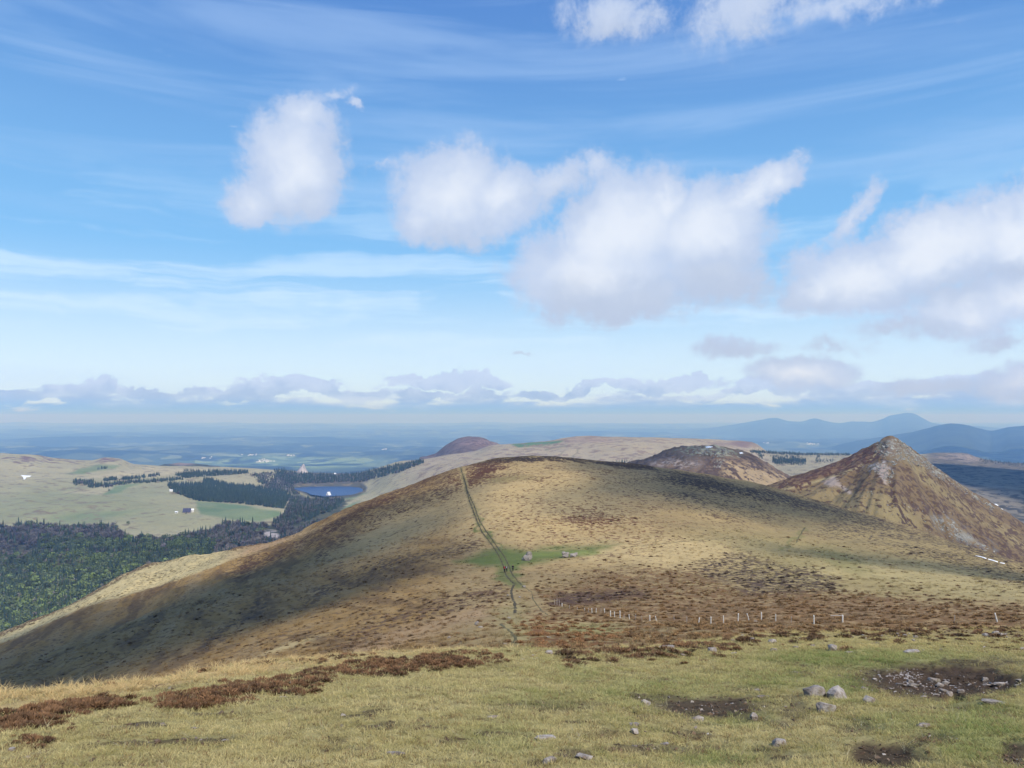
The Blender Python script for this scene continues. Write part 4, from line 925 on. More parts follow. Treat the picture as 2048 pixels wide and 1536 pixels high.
# ================================================================ PATHS (worn ruts draped on the hill)
def ribbon(name, patch, pts, w0, w1, mat, lift=.05, step=2.0, seed=0):
    r = random.Random(seed); P_ = []
    for i in range(len(pts) - 1):
        a, b = pts[i], pts[i + 1]; L_ = math.dist(a, b); k_ = max(1, int(L_ / step))
        for j in range(k_): t = j / k_; P_.append((a[0] + (b[0] - a[0]) * t, a[1] + (b[1] - a[1]) * t))
    W_ = []
    for i, p in enumerate(P_):
        h_, n_ = patch.hit(p[0] + r.uniform(-.3, .3), p[1])
        if h_ is not None: W_.append(h_)
    V = []; Fc = []; n_ = len(W_); W_ = [sum(W_[max(0, i - 3):i + 4], Vector()) / len(W_[max(0, i - 3):i + 4]) for i in range(n_)]
    for i, c in enumerate(W_):
        a = W_[max(0, i - 2)]; b = W_[min(n_ - 1, i + 2)]; d = (b - a); d.z = 0
        if d.length < 1e-6: d = Vector((0, 1, 0))
        d.normalize(); s = Vector((-d.y, d.x, 0)); w_ = (w0 + (w1 - w0) * i / n_) * r.uniform(.55, 1.35) / 2
        for k_ in (-1, -.35, .35, 1):
            q = c + s * w_ * k_ * r.uniform(.8, 1.15); hh = patch.bvh.ray_cast(Vector((q.x, q.y, 500)), Vector((0, 0, -1)))[0] or q
            V.append((q.x, q.y, hh.z + (lift if abs(k_) < .9 else -.02)))
        if i:
            for k_ in range(3): b0 = 4 * (i - 1) + k_; Fc.append((b0, b0 + 1, b0 + 5, b0 + 4))
    return obj_new(name, mesh_np(name, V, Fc, mats=[mat], smooth_=True), kind='structure')
rut = simple_mat('trodden_peat', (.070, .055, .030), .95, noise=(.8, .5)); rutg = simple_mat('trodden_turf', (.12, .100, .045), .95, noise=(.8, .5))
for i, (pp, w0, w1, mt) in enumerate([(TRAIL, .55, .35, rut), (TRAIL2, .45, .35, rut), (TRAIL3, .55, .7, rut), (TRAIL4, .35, .45, rutg), (TRAIL5, .3, .2, rutg),
                                      ([(1011,1150),(1020,1160),(1032,1170)], .5, .5, rut), ([(1240,1096),(1300,1090),(1400,1080),(1480,1076)], .5, .5, rutg), ([(1330,976),(1420,1000),(1520,1045)], .6, .6, rutg), ([(1612,1052),(1600,1070),(1590,1090)], .7, .7, rutg)]):
    ribbon('path', moor, pp, w0, w1, mt, seed=i)

# ================================================================ STONES
stone_m = bpy.data.materials.new('lichened_stone'); stone_m.use_nodes = True; N = NT(stone_m.node_tree)
b_ = stone_m.node_tree.nodes['Principled BSDF']; b_.inputs['Roughness'].default_value = .9; b_.inputs['Specular IOR Level'].default_value = .15
oc = N.n('ShaderNodeTexCoord').outputs['Object']; oi = N.n('ShaderNodeObjectInfo')
n1_ = N.noise(N.vm('ADD', oc, N.vm('SCALE', (9, 9, 9), oi.outputs['Random'])), 7, 6, .65); n2_ = N.noise(oc, 28, 4, .6); n3_ = N.noise(oc, 3.0, 3, .5)
c_ = N.mix(N.ss(n1_, .35, .65), (.20, .165, .140), (.38, .335, .295)); c_ = N.mix(N.m('MULTIPLY', N.ss(n3_, .58, .7), .6), c_, (.30, .31, .22))
c_ = N.mix(N.m('MULTIPLY', N.ss(n2_, .60, .66), .5), c_, (.12, .11, .10))
c_ = N.mix(N.m('MULTIPLY', N.ss(N.noise(oc, 4.5, 5, .6), .55, .68), .65), c_, (.15, .085, .05)); c_ = N.vm('SCALE', c_, N.mr(oi.outputs['Random'], 0, 1, .78, 1.12)); N.set(b_.inputs['Base Color'], c_)
bp = N.n('ShaderNodeBump'); bp.inputs['Strength'].default_value = .7; bp.inputs['Distance'].default_value = .03; N.set(bp.inputs['Height'], N.m('ADD', n1_, n2_)); N.set(b_.inputs['Normal'], bp.outputs[0])
def stone_mesh(name, sx, sy, sz, seed, npts=22, mat=None):
    r = np.random.default_rng(seed); bm = bmesh.new()
    for i in range(npts):
        p = r.normal(size=3); p /= np.linalg.norm(p); p = np.sign(p) * np.abs(p) ** .75; p *= .85 + .3 * r.random()
        bm.verts.new((p[0] * sx / 2, p[1] * sy / 2, p[2] * sz / 2))
    h_ = bmesh.ops.convex_hull(bm, input=bm.verts)
    bmesh.ops.delete(bm, geom=list({g for g in h_['geom_interior'] + h_['geom_unused'] if isinstance(g, bmesh.types.BMVert)}), context='VERTS')
    bmesh.ops.bevel(bm, geom=list(bm.edges), offset=min(sx, sy, sz) * .05, segments=1, affect='EDGES', profile=.6, clamp_overlap=True)
    bmesh.ops.triangulate(bm, faces=bm.faces[:]); bmesh.ops.subdivide_edges(bm, edges=bm.edges[:], cuts=1, use_grid_fill=True)
    for v in bm.verts:
        k_ = float(gnoise(np.array([v.co.x * 9 / sx + seed]), np.array([v.co.y * 9 / sy + v.co.z * 7 / sz]))[0]); v.co *= 1 + .055 * k_
    me = bpy.data.meshes.new(name); bm.to_mesh(me); bm.free(); me.materials.append(mat or stone_m); return me
def stone(patch, px, py, w_, h_, seed, label, name='stone', cat='stone', rot=None, tilt=None, group=None, sink=.30, mat=None, npts=22):
    hp, nn = patch.hit(px, py + h_ * .35)
    if hp is None: return None
    D_ = hp.y; r = random.Random(seed)
    sx = w_ * D_ / F * 1.08; sz = h_ * D_ / F * 1.15; sx *= .92; sy = max(sx * .6, sz * .9)
    if h_ < .45 * w_: sz = max(sx * .22, h_ * D_ / F * .75)
    o = obj_new(name, stone_mesh(name, sx, sy, sz, seed, npts, mat), label=label, category=cat, group=group)
    o.location = hp + Vector((0, sy * .25, sz * (.5 - sink)))
    t = tilt or (r.uniform(-.12, .12), r.uniform(-.12, .12)); o.rotation_euler = (t[0] - .18, t[1], rot if rot is not None else r.uniform(-.4, .4))
    return o
ST = [
 (1632,1386,50,24,'broad flat grey slab tilted against the rounded rock with a rusty underside'),(1678,1389,46,28,'rounded grey rock leaning on the flat slab near the big peat scrape'),(1656,1416,44,27,'pale pinkish white angular rock just below the pair of leaning rocks'),
 (1740,1400,24,15,'small slanted grey stone right of the pair of leaning rocks'),(1667,1296,21,15,'bright white blocky stone standing on the turf below the fence'),(1826,1304,38,9,'long flat pale slab lying on green turf above the big peat scrape'),
 (1996,1406,52,12,'wide flat lichen whitened slab in the grass at the right edge'),(1850,1450,35,12,'flat light grey stone alone in green grass below the big scrape'),(1561,1486,34,17,'slanted grey slab sticking out of the grass near the bottom edge'),
 (1510,1435,20,15,'small upright grey stone on dark peat left of the white angular rock'),(1396,1439,25,13,'slanted grey brown stone at the lower edge of the long peat patch'),(1292,1406,22,14,'rounded grey stone beside a small dark scrape left of the long peat patch'),
 (1268,1448,24,9,'thin grey stone on the turf, upper one of a close pair'),(1270,1464,17,12,'small grey stone, lower one of a close pair'),(1100,1522,32,15,'rounded pale lilac stone at the bottom edge beside bare earth'),
 (1168,1513,36,16,'long rough grey stone half sunk in grass near the bottom edge'),(1090,1476,42,10,'low flat grey stone sunk in the grass above the rounded pale stone'),(1526,1393,27,7,'flat grey stone, lower of two beside each other left of the leaning slab'),
 (1518,1380,18,7,'flat grey stone, upper of two beside each other left of the leaning slab'),(1329,1488,20,5,'small flat pale stone in grass near the bottom'),(984,1434,27,5,'thin pale sliver of stone lying in the open turf'),
 (790,1508,38,8,'low stone slab with a fringe of red moss near the bottom edge'),(388,1456,16,6,'small pale stone alone on the turf at left'),(450,1481,19,5,'flat pale stone at left, lower than its neighbour'),(22,1499,13,9,'small dark grey stone at the far left edge'),
 (596,1352,7,6,'tiny white stone above the heather string at left'),(582,1366,7,6,'tiny white stone among the rust heather at left'),(567,1394,18,6,'pale grey stone on the turf just below the heather string'),
 (1334,1294,32,12,'large flat pale rock beside the dark heather clump on the brow'),(1352,1284,10,7,'small white stone behind the large flat pale rock'),(1425,1301,19,13,'pointed two toned stone on the edge of the turf'),(1364,1309,14,5,'small flat stone below the large flat pale rock'),
 (1468,1306,14,5,'small white flat stone under a round heather clump'),(1505,1279,12,7,'small grey stone high on the stony turf'),(1546,1283,17,10,'pale stone with a straw tussock beside it on the stony turf'),(1548,1301,15,10,'greyish pink stone directly below the pale one with the tussock'),
 (1592,1294,11,5,'tiny pale stone left of the bright white block'),(1626,1292,12,6,'small rough stone just left of the bright white block'),(1700,1304,20,6,'low grey stone right of the bright white block'),(1975,1270,12,9,'dark and white stone, leftmost of the cluster under the leaning post'),
 (1992,1266,16,8,'flat grey stone, middle of the cluster under the leaning post'),(2004,1269,11,7,'grey stone, rightmost of the cluster under the leaning post'),(1796,1269,8,7,'small bright white stone on the stony turf near the right'),(1810,1271,9,6,'small grey stone just right of the small bright white stone'),
 (1784,1276,20,5,'low flat stone below the small bright white stone'),(1098,1305,17,8,'white stones clump like rock on the brow beside the path'),(1067,1310,9,4,'small white stone left of the white rock beside the path'),(1046,1318,11,4,'flat white stone at the upper edge of the turf near the path'),
 (1074,1317,6,4,'tiny white stone at the upper edge of the turf'),(1140,1292,13,4,'flat pale stone in the rust heather above the turf edge'),(1210,1307,10,4,'small pale stone on the turf edge right of the path'),
 (1832,1274,9,6,'small brown grey stone right of the low flat stone'),(1602,1256,8,4,'small pale stone just below the fence posts'),(1660,1279,9,4,'tiny pale stone above the bright white block'),(1729,1270,10,4,'flat pinkish stone on green turf below the last thick post'),
 # the big scrape
 (1870,1360,26,13,'knobbly dark grey rock in the middle of the big peat scrape'),(1881,1370,15,8,'rusty orange stone in the big peat scrape under the knobbly rock'),(1894,1367,17,9,'white stone in the big peat scrape beside the dark hollow'),(1830,1370,28,8,'long pale stone lying across the left of the big peat scrape'),
 (1803,1368,22,9,'dull brown half buried stone at the left of the big peat scrape'),(1821,1363,14,8,'buff stone above the long pale stone in the scrape'),(1750,1359,10,5,'small white stone at the left end of the big peat scrape'),(1730,1377,14,7,'pale stone on the lower left rim of the big peat scrape'),
 (1874,1389,14,5,'flat white stone on the lower rim of the big peat scrape'),(1847,1393,16,5,'flat pale stone in grass at the lower rim of the big peat scrape'),(1902,1388,16,10,'round brown stone half buried on the lower rim of the scrape'),(1889,1381,18,8,'grey stone above the round brown stone on the rim'),
 (1923,1383,14,8,'rough pale stone under the dark hollow of the scrape'),(1972,1358,12,8,'brownish wedge stone at the right end of the big peat scrape'),(2006,1368,30,10,'cluster like bright slab at the right end of the big peat scrape'),(1977,1370,18,8,'dull stone beside the bright slab at the right end of the scrape'),(2040,1360,16,7,'grey flat stone on the turf right of the big peat scrape')]
for i, (x, y, w_, h_, lb) in enumerate(ST): stone(fg, x, y, w_, h_, 100 + i, lb)
# gravel and chips in the scrape
chips = [stone_mesh('chip', .1, .07, .04, 900 + i, 12) for i in range(5)]
pts = []
while len(pts) < 210:
    q = rng.random()
    if q < .55: px, py = 1810 + rng.normal() * 24, 1352 + rng.normal() * 5.5
    elif q < .85: px, py = 1850 + rng.normal() * 40, 1376 + rng.normal() * 7
    else: px, py = 1960 + rng.normal() * 45, 1366 + rng.normal() * 6
    h_, n_ = fg.hit(px, py)
    if h_ is not None: pts.append(tuple(h_))
n = len(pts); sz = .3 + .85 * rng.random(n) ** 2
g_m = simple_mat('gravel_chip', None, .9, 0, tint=1.0)
for c_ in chips:
    c_.materials.clear(); c_.materials.append(g_m)
    c_.attributes.new('shade', 'FLOAT', 'POINT').data.foreach_set('value', np.full(len(c_.vertices), .8, np.float32))
k = rng.random((n, 1)); scatter('gravel', np.array(pts), np.stack([rng.normal(size=n) * .3, rng.normal(size=n) * .3, rng.random(n) * 6.3], 1), np.stack([sz * 1.3, sz, sz], 1), np.array((.33, .30, .285)) * k + np.array((.16, .125, .10)) * (1 - k), chips, rng.integers(0, 5, n))
# stones on the moor
for i in range(46):
    x = rng.uniform(1290, 2048); y = 1268 + abs(rng.normal()) * 14
    if y < 1304 and np.hypot(x - 1667, y - 1296) > 25: stone(fg, x, y, rng.uniform(4, 9), rng.uniform(3, 5), 400 + i, 'small grey stone scattered on the stony turf below the fence', group='small stones on the stony turf')
MS = [(953,1247,9,9,'small pale stone standing in the heather left of the path, upper one'),(961,1254,10,5,'low pale stone under the standing pale one left of the path'),(1018,1236,10,5,'flat white stone beside the lower end of the worn path'),(1098,1274,10,4,'flat white stone in rust heather below the path'),
      (1040,1194,6,4,'tiny pale stone beside the bend of the dark rut'),(1048,1173,8,5,'pale stone in the eroded black gully of the path'),(898,1275,7,4,'small pale stone on the straw slope left of the path'),(1016,1191,6,5,'tiny white stone left of the dark rut'),(1010,1288,8,4,'white stone at the foot of the winding rut'),(1132,1268,9,4,'white stone in the rust heather right of the path')]
for i, (x, y, w_, h_, lb) in enumerate(MS): stone(moor, x, y, w_, h_, 300 + i, lb)
def boulder(px, py, parts, label, seed):
    root = None
    for i, (dx, dz, w_, h_, nm) in enumerate(parts):
        hp, _ = moor.hit(px, py)
        k_ = hp.y / F; o = obj_new('boulder' if i == 0 else 'boulder_block', stone_mesh('boulder', w_ * k_, w_ * k_ * .8, h_ * k_, seed + i, 26), parent=root)
        if i == 0: root = o; o.location = hp + Vector((dx * k_, 1.0, (dz + h_ * .4) * k_)); o0 = o.location.copy(); o['label'] = label; o['category'] = 'boulder'
        else: o.location = hp + Vector((dx * k_, 1.0, (dz + h_ * .4) * k_)) - o0
boulder(1055, 1122, [(0, 0, 18, 13, 0), (3, 7, 11, 12, 0), (-6, -1, 11, 8, 0), (6, 4, 8, 9, 0)], 'tallest jagged grey boulder on the green saddle beside the walkers', 501)
boulder(1131, 1116, [(0, 0, 17, 8, 0), (-3, 5, 9, 8, 0), (4, 4, 8, 7, 0)], 'dark broken grey boulder on the green saddle, touching the paler one', 511)
boulder(1148, 1115, [(0, 0, 15, 8, 0), (4, 2, 8, 8, 0)], 'low pale lichened boulder right of the dark broken one', 521)

# ================================================================ FENCE POSTS
post_m = simple_mat('weathered_post', (.58, .55, .50), .85, noise=(9, .3)); grey_m = simple_mat('grey_post', (.34, .29, .25), .9, noise=(9, .3))
PO = [(1124,1207,1214.5,2.4,0,0),(1138.6,1212.5,1217,1.4,4,1),(1155,1214,1221,1.6,-3,1),(1169,1216,1222.5,1.2,2,0),(1177,1217,1225,1.6,0,1),(1184,1217,1226.5,1.8,-3,0),(1192,1217,1227,1.6,3,0),(1202,1218,1226,1.2,0,1),(1210,1218,1229,1.9,-6,0),
      (1221,1222,1233,2.4,0,0),(1229,1224,1234,1.8,0,0),(1240,1222.5,1236,2.4,0,0),(1248,1230,1237,2.0,0,1),(1259,1229,1238.6,2.0,-6,0),(1271,1228.6,1240,1.3,3,1),(1283.6,1232,1240.7,1.2,0,1),(1299.7,1231,1242,2.6,0,0),(1313,1232.7,1242,2.0,-12,0),
      (1348.6,1231,1240,1.7,-6,1),(1373.6,1234,1245.6,1.8,0,1),(1397,1236,1249,2.6,8,0),(1421.6,1234.5,1249,2.7,2,0),(1447,1232,1246,2.4,0,0),(1475.6,1228,1245,2.6,5,0),(1498,1228,1244,2.2,-12,0),(1523,1225.5,1244,3.0,0,0),(1551.6,1229,1244,2.2,0,0),(1582,1234,1246.6,1.6,4,1),
      (1628,1231.5,1248,3.4,0,0),(1685,1231,1245,4.2,3,0),(1909,1232,1243.5,1.6,3,1),(1995,1227.5,1243.8,3.8,-15,0)]
ordw = ['first', 'second', 'third', 'fourth', 'fifth', 'sixth', 'seventh', 'eighth', 'ninth', 'tenth', 'eleventh', 'twelfth', 'thirteenth', 'fourteenth', 'fifteenth', 'sixteenth']
special = {24: 'curved leaning pale post with a fallen rail at its foot', 25: 'tallest pale fence post standing just right of the curved leaning one', 28: 'stout pale post at the edge of the green turf', 29: 'thickest white post with a broken rail reaching left from its top', 30: 'thin grey stake standing alone in the heather near the right', 31: 'lone white post leaning left at the far right of the heather'}
def post(i, px, yt, yb, wpx, ln_, dark):
    hp = fg.hit(px, yb)[0]; h2 = moor.hit(px, yb)[0]
    if hp is None or (h2 is not None and h2.y < hp.y): hp = h2 or hp
    D_ = hp.y; H_ = max(.5, (yb - yt) * D_ / F * 1.04); w_ = max(.06, wpx * D_ / F * .78)
    r = random.Random(i); V = []; Fc = []; rows = 6; sd = 8; bend = -.35 * math.radians(ln_) if i == 24 else 0
    for k_ in range(rows + 1):
        t = k_ / rows; rr = w_ / 2 * (1.08 - .22 * t) * r.uniform(.94, 1.06); off = math.tan(math.radians(ln_)) * H_ * (t if not bend else t * t * 1.1)
        for j in range(sd): a = j / sd * 6.283; V.append((off + math.cos(a) * rr, math.sin(a) * rr * .85, -.15 + (H_ + .15) * t + (.03 * math.cos(a + i) if k_ == rows else 0)))
        if k_:
            for j in range(sd): a0 = (k_ - 1) * sd + j; a1 = (k_ - 1) * sd + (j + 1) % sd; Fc.append((a0, a1, a1 + sd, a0 + sd))
    Fc.append(tuple(range(rows * sd, rows * sd + sd)))
    mt = grey_m if dark else post_m
    if i in special: lb = special[i]
    elif i < 16: lb = '%s %s fence post from the far left end of the row through the heather' % (ordw[i], 'thin grey' if dark else 'pale')
    else: lb = '%s %s fence post to the left of the curved leaning one, in rust heather' % (ordw[23 - i], 'thin grey' if dark else 'pale') if i < 24 else '%s %s fence post to the right of the tallest pale one' % (ordw[i - 26], 'thin grey' if dark else 'pale')
    o = obj_new('fence_post', mesh_np('fence_post', V, Fc, mats=[mt], smooth_=True), label=lb, category='fence post', group='old fence posts across the heather')
    o.location = hp
    if i in (24, 29):
        s_ = (1, -1)[i == 29]; z_ = .1 if i == 24 else H_ * .93; L_ = .9 if i == 24 else 1.3
        rv = [(s_ * L_ * t + (.12 if i == 24 else 0), .06 * math.cos(a), z_ + .05 * math.sin(a)) for t in (0, 1) for a in (0, 1.57, 3.14, 4.71)]
        obj_new('rail', mesh_np('rail', rv, [(0, 1, 5, 4), (1, 2, 6, 5), (2, 3, 7, 6), (3, 0, 4, 7), (0, 3, 2, 1), (4, 5, 6, 7)], mats=[grey_m]), parent=o)
for i, a in enumerate(PO): post(i, *a)
for j, (x, yt, yb) in enumerate(((1109, 1199, 1209), (1114, 1197, 1210), (1119, 1200, 1212))):
    hp = moor.hit(x, yb)[0]; H_ = (yb - yt) * hp.y / F; V = [(a * .035, b * .035, z) for z in (-.1, H_) for a, b in ((-1, -1), (1, -1), (1, 1), (-1, 1))]
    o = obj_new('stake', mesh_np('stake', V, [(0, 1, 5, 4), (1, 2, 6, 5), (2, 3, 7, 6), (3, 0, 4, 7), (4, 5, 6, 7)], mats=[grey_m]), category='stake', label=['leftmost', 'middle', 'rightmost'][j] + ' of three thin grey stakes beside the dark heather patch', group='thin stakes beyond the fence'); o.location = hp

# ================================================================ WALKERS
def skin_mesh(name, pts, edges, mat, sub=2):
    me = bpy.data.meshes.new(name); me.from_pydata([p[:3] for p in pts], edges, []); me.update(); me.materials.append(mat)
    o = bpy.data.objects.new(name, me); COL.objects.link(o)
    o.modifiers.new('skin', 'SKIN'); o.modifiers.new('sub', 'SUBSURF').levels = sub; o.modifiers['sub'].render_levels = sub; o.modifiers['skin'].use_smooth_shade = True
    for v, p in zip(me.skin_vertices[0].data, pts): v.radius = (p[3], p[4] if len(p) > 4 else p[3]); v.use_root = False
    me.skin_vertices[0].data[0].use_root = True
    return o
skin_c = simple_mat('skin', (.42, .26, .19), .6)
def person(px, py, face, label, jacket, trousers, hair, pack, hgt=1.74, step=.28):
    hp = moor.hit(px, py)[0]; k = hgt / 1.74
    body = [(0,0,.95,.14,.11),(0,.01,1.12,.135,.10),(0,.02,1.32,.17,.11),(0,.02,1.46,.10,.08),(0,.03,1.54,.055),(0,.05,1.62,.085,.095),(0,.05,1.70,.075,.085),
            (.19,.02,1.42,.055),(.25,-.06,1.17,.042),(.24,.10,.97,.032),(.235,.17,.90,.028),(-.19,.02,1.42,.055),(-.25,.12,1.18,.042),(-.24,.26,1.02,.032),(-.235,.32,.97,.028),
            (.095,0,.90,.095),(.10,step*.5,.50,.062),(.10,step*.55,.10,.042),(.10,step*.55+.15,.045,.036),(-.095,0,.90,.095),(-.10,-step*.2,.50,.062),(-.10,-step*.75,.12,.042),(-.10,-step*.75+.14,.05,.036)]
    ed = [(0,1),(1,2),(2,3),(3,4),(4,5),(5,6),(3,7),(7,8),(8,9),(9,10),(3,11),(11,12),(12,13),(13,14),(0,15),(15,16),(16,17),(17,18),(0,19),(19,20),(20,21),(21,22)]
    root = skin_mesh('person', [(a[0]*k, a[1]*k, a[2]*k) + tuple(r_*k for r_ in a[3:]) for a in body], ed, skin_c)
    root['label'] = label; root['category'] = 'person'
    def cloth(nm, ids, grow, mt):
        mp = {j: i for i, j in enumerate(ids)}; pts_ = [(body[j][0]*k, body[j][1]*k, body[j][2]*k) + tuple((r_ + grow)*k for r_ in body[j][3:]) for j in ids]
        o = skin_mesh(nm, pts_, [(mp[a], mp[b]) for a, b in ed if a in mp and b in mp], mt); o.parent = root
    cloth('jacket', [0,1,2,3,7,8,9,11,12,13], .022, jacket); cloth('trousers', [0,15,16,17,19,20,21], .02, trousers)
    o = skin_mesh('hair', [(0,.02*k,1.66*k,.09*k),(0,.03*k,1.74*k,.08*k)], [(0,1)], hair); o.parent = root
    for s in (1, -1):
        y_ = step * .55 if s > 0 else -step * .75
        o = skin_mesh('boot', [(s*.10*k,(y_-.03)*k,.09*k,.055*k),(s*.10*k,(y_)*k,.05*k,.055*k),(s*.10*k,(y_+.17)*k,.04*k,.045*k)], [(0,1),(1,2)], trousers, 1); o.parent = root
    if pack:
        o = skin_mesh('backpack', [(0,-.17*k,1.06*k,.15*k,.10*k),(0,-.19*k,1.25*k,.16*k,.11*k),(0,-.16*k,1.43*k,.11*k,.08*k)], [(0,1),(1,2)], pack); o.parent = root
    root.location = hp; root.rotation_euler = (0, 0, math.radians(face))
red = simple_mat('red_fabric', (.55, .03, .03)); navy = simple_mat('navy_fabric', (.018, .02, .04)); blk = simple_mat('black_fabric', (.012, .012, .015)); dgr = simple_mat('dark_grey_fabric', (.05, .05, .06)); brn = simple_mat('dark_hair', (.03, .02, .012)); pal = simple_mat('pale_fabric', (.35, .33, .36))
person(1008.8, 1145, 8, 'walker with a red backpack, left one of the close pair on the path', navy, blk, brn, red, 1.76)
person(1013.2, 1144.5, -6, 'dark clad walker with a pale pack, right one of the close pair', dgr, blk, brn, pal, 1.72)
person(1025.6, 1143, -10, 'lone walker all in black on the path right of the close pair', blk, blk, brn, None, 1.74)

# ================================================================ SNOW, ROCK, BUILDINGS
snow_m = bpy.data.materials.new('old_snow'); snow_m.use_nodes = True; N = NT(snow_m.node_tree); b_ = snow_m.node_tree.nodes['Principled BSDF']
N.set(b_.inputs['Base Color'], N.mix(N.noise(N.n('ShaderNodeTexCoord').outputs['Object'], .3, 4, .6), (.80, .82, .85), (.90, .90, .91))); b_.inputs['Roughness'].default_value = .6
def snow(patch, pts, label, thick=.5):
    V = []; 
    cx_ = sum(p[0] for p in pts) / len(pts); cy_ = sum(p[1] for p in pts) / len(pts); ring_ = []
    for i in range(len(pts)):
        a, b = pts[i], pts[(i + 1) % len(pts)]
        for j in range(3): ring_.append((a[0] + (b[0] - a[0]) * j / 3, a[1] + (b[1] - a[1]) * j / 3))
    n_ = len(ring_); Fc = []
    for k_ in (1.0, .9, .5, 0.02):
        for p in ring_:
            q = patch.hit(cx_ + (p[0] - cx_) * k_, cy_ + (p[1] - cy_) * k_)[0]
            if q is None: q = Vector(V[-1]) if V else Vector((0, 0, 0))
            V.append(tuple(q + Vector((0, 0, -.3 if k_ == 1 else thick))))
    for r_ in range(3):
        for j in range(n_): a = r_ * n_ + j; b = r_ * n_ + (j + 1) % n_; Fc.append((a, b, b + n_, a + n_))
    obj_new('snow_patch', mesh_np('snow_patch', V, Fc, mats=[snow_m], smooth_=True), label=label, category='snow patch', group='last patches of snow')
snow(valley, [(41,950.5),(51,951),(63,951.5),(60,953.5),(53,954.5),(50,959),(47,959),(46,954)], 'white T shaped snow patch on the pale plateau at the left', 1.0)
snow(valley, [(-6,902),(2,902),(7,905),(2,906),(-6,905)], 'small white snow patch on the left edge of the plateau rim', 1.0)
snow(moor, [(1950,1111),(1962,1113),(1974,1117),(1973,1117.8),(1961,1114),(1950,1111.6)], 'upper left piece of the thin snow streak on the brown shoulder', .12)
snow(moor, [(1975,1117.5),(1985,1120),(1997,1124),(1996,1124.9),(1984,1121),(1975,1118.3)], 'middle piece of the thin snow streak on the brown shoulder', .12)
snow(moor, [(1999,1125),(2010,1127),(2010,1127.8),(1999,1125.9)], 'lower right piece of the thin snow streak on the brown shoulder', .12)
snow(valley, [(1984,1009),(1992,1008),(1997,1011),(1993,1013),(1985,1012)], 'upper of two snow patches right of the pyramid peak', 1.0)
snow(valley, [(1996,1017),(2003,1017),(2006,1019),(1999,1020.5)], 'lower of two snow patches right of the pyramid peak', 1.0)
snow(valley, [(2010,1030),(2020,1036),(2034,1047),(2052,1058),(2052,1062),(2034,1051),(2018,1040)], 'long grey white snow streak right of the pyramid peak', .6)
snow(rocky, [(1410,894),(1418,892.5),(1426,893.5),(1422,895.5),(1412,895.5)], 'small snow patch on the crest of the rocky heather hill', .6)
snow(rocky, [(1478,905.5),(1484,905),(1487,907),(1480,907.5)], 'tiny snow patch on the right shoulder of the rocky hill', .6)
# rock peak beyond the lake
hp = valley.hit(605, 946)[0] or Vector((-900, 3700, -260)); kk = hp.y / F
def crag(name, profile, c, depth, mat, label, cat):
    r = np.random.default_rng(5); V = []; Fc = []; nx = len(profile)
    for k_, (sy, sz) in enumerate(((-1, 0), (-.55, .55), (-.15, .95), (0, 1), (.2, .8), (.8, 0))):
        for x, z in profile: V.append((x * kk + r.normal() * kk * .35, sy * depth, z * kk * sz + (r.normal() * kk * .45 if 0 < sz else -25)))
    for k_ in range(5):
        for j in range(nx - 1): a = k_ * nx + j; Fc.append((a, a + 1, a + 1 + nx, a + nx))
    o = obj_new(name, mesh_np(name, V, Fc, mats=[mat]), label=label, category=cat); o.location = c
crag('rock_crag', [(-14, 0), (-11, 2), (-8, 6), (-5, 9), (-3, 13), (0, 17), (2, 19), (3.5, 17), (5, 12), (7, 7), (9, 3), (10, 0)], hp, 60, simple_mat('crag_rock', (.37, .33, .32), .95, noise=(.03, .45)), 'pointed pale grey rock crag rising behind the blue lake', 'rock')
def house(patch, px, py, w_, d_, h_, rh, rot, wall, roof, label, name='house', chim=True):
    hp = patch.hit(px, py)[0]
    root = bpy.data.objects.new(name, None); COL.objects.link(root); root.location = hp; root.rotation_euler = (0, 0, math.radians(rot)); root['label'] = label; root['category'] = 'house'
    x, y = w_ / 2, d_ / 2
    V = [(-x,-y,-3),(x,-y,-3),(x,y,-3),(-x,y,-3),(-x,-y,h_),(x,-y,h_),(x,y,h_),(-x,y,h_),(-x,0,h_+rh),(x,0,h_+rh)]
    obj_new('wall', mesh_np('wall', V, [(0,1,5,4),(2,3,7,6),(1,2,6,9,5),(3,0,4,8,7)], mats=[wall]), parent=root)
    e = .6; t_ = .25
    R_ = []
    for s in (-1, 1):
        yy = s * (y + e); zz = h_ - rh * e / y
        R_ += [(-x-e, yy, zz + .02), (x+e, yy, zz + .02), (x+e, 0, h_+rh+.05), (-x-e, 0, h_+rh+.05), (-x-e, yy, zz+t_), (x+e, yy, zz+t_), (x+e, 0, h_+rh+t_), (-x-e, 0, h_+rh+t_)]
    Fr = []
    for b in (0, 8): Fr += [(b+4,b+5,b+6,b+7),(b,b+1,b+5,b+4),(b,b+4,b+7,b+3),(b+1,b+2,b+6,b+5),(b,b+3,b+2,b+1)]
    rf = obj_new('roof', mesh_np('roof', R_, Fr, mats=[roof]), parent=root)
    if chim:
        c_ = [(x*.4+a, b, z) for z in (h_+rh-.8, h_+rh+1.1) for a, b in ((-.4,-.4),(.4,-.4),(.4,.4),(-.4,.4))]
        obj_new('chimney', mesh_np('chimney', c_, [(0,1,5,4),(1,2,6,5),(2,3,7,6),(3,0,4,7),(4,5,6,7)], mats=[wall]), parent=rf)
    for wx in (-x*.55, x*.1, x*.6):
        wv = [(wx-.5,-y-.06,1.0),(wx+.5,-y-.06,1.0),(wx+.5,-y-.06,2.2),(wx-.5,-y-.06,2.2)]
        obj_new('window', mesh_np('window', wv, [(0,1,2,3)], mats=[blk]), parent=root)
wht = simple_mat('white_render', (.72, .70, .66)); slate = simple_mat('blue_slate', (.055, .055, .10)); tin = simple_mat('pale_roof', (.72, .73, .74), .5); stn = simple_mat('stone_wall', (.30, .26, .22))
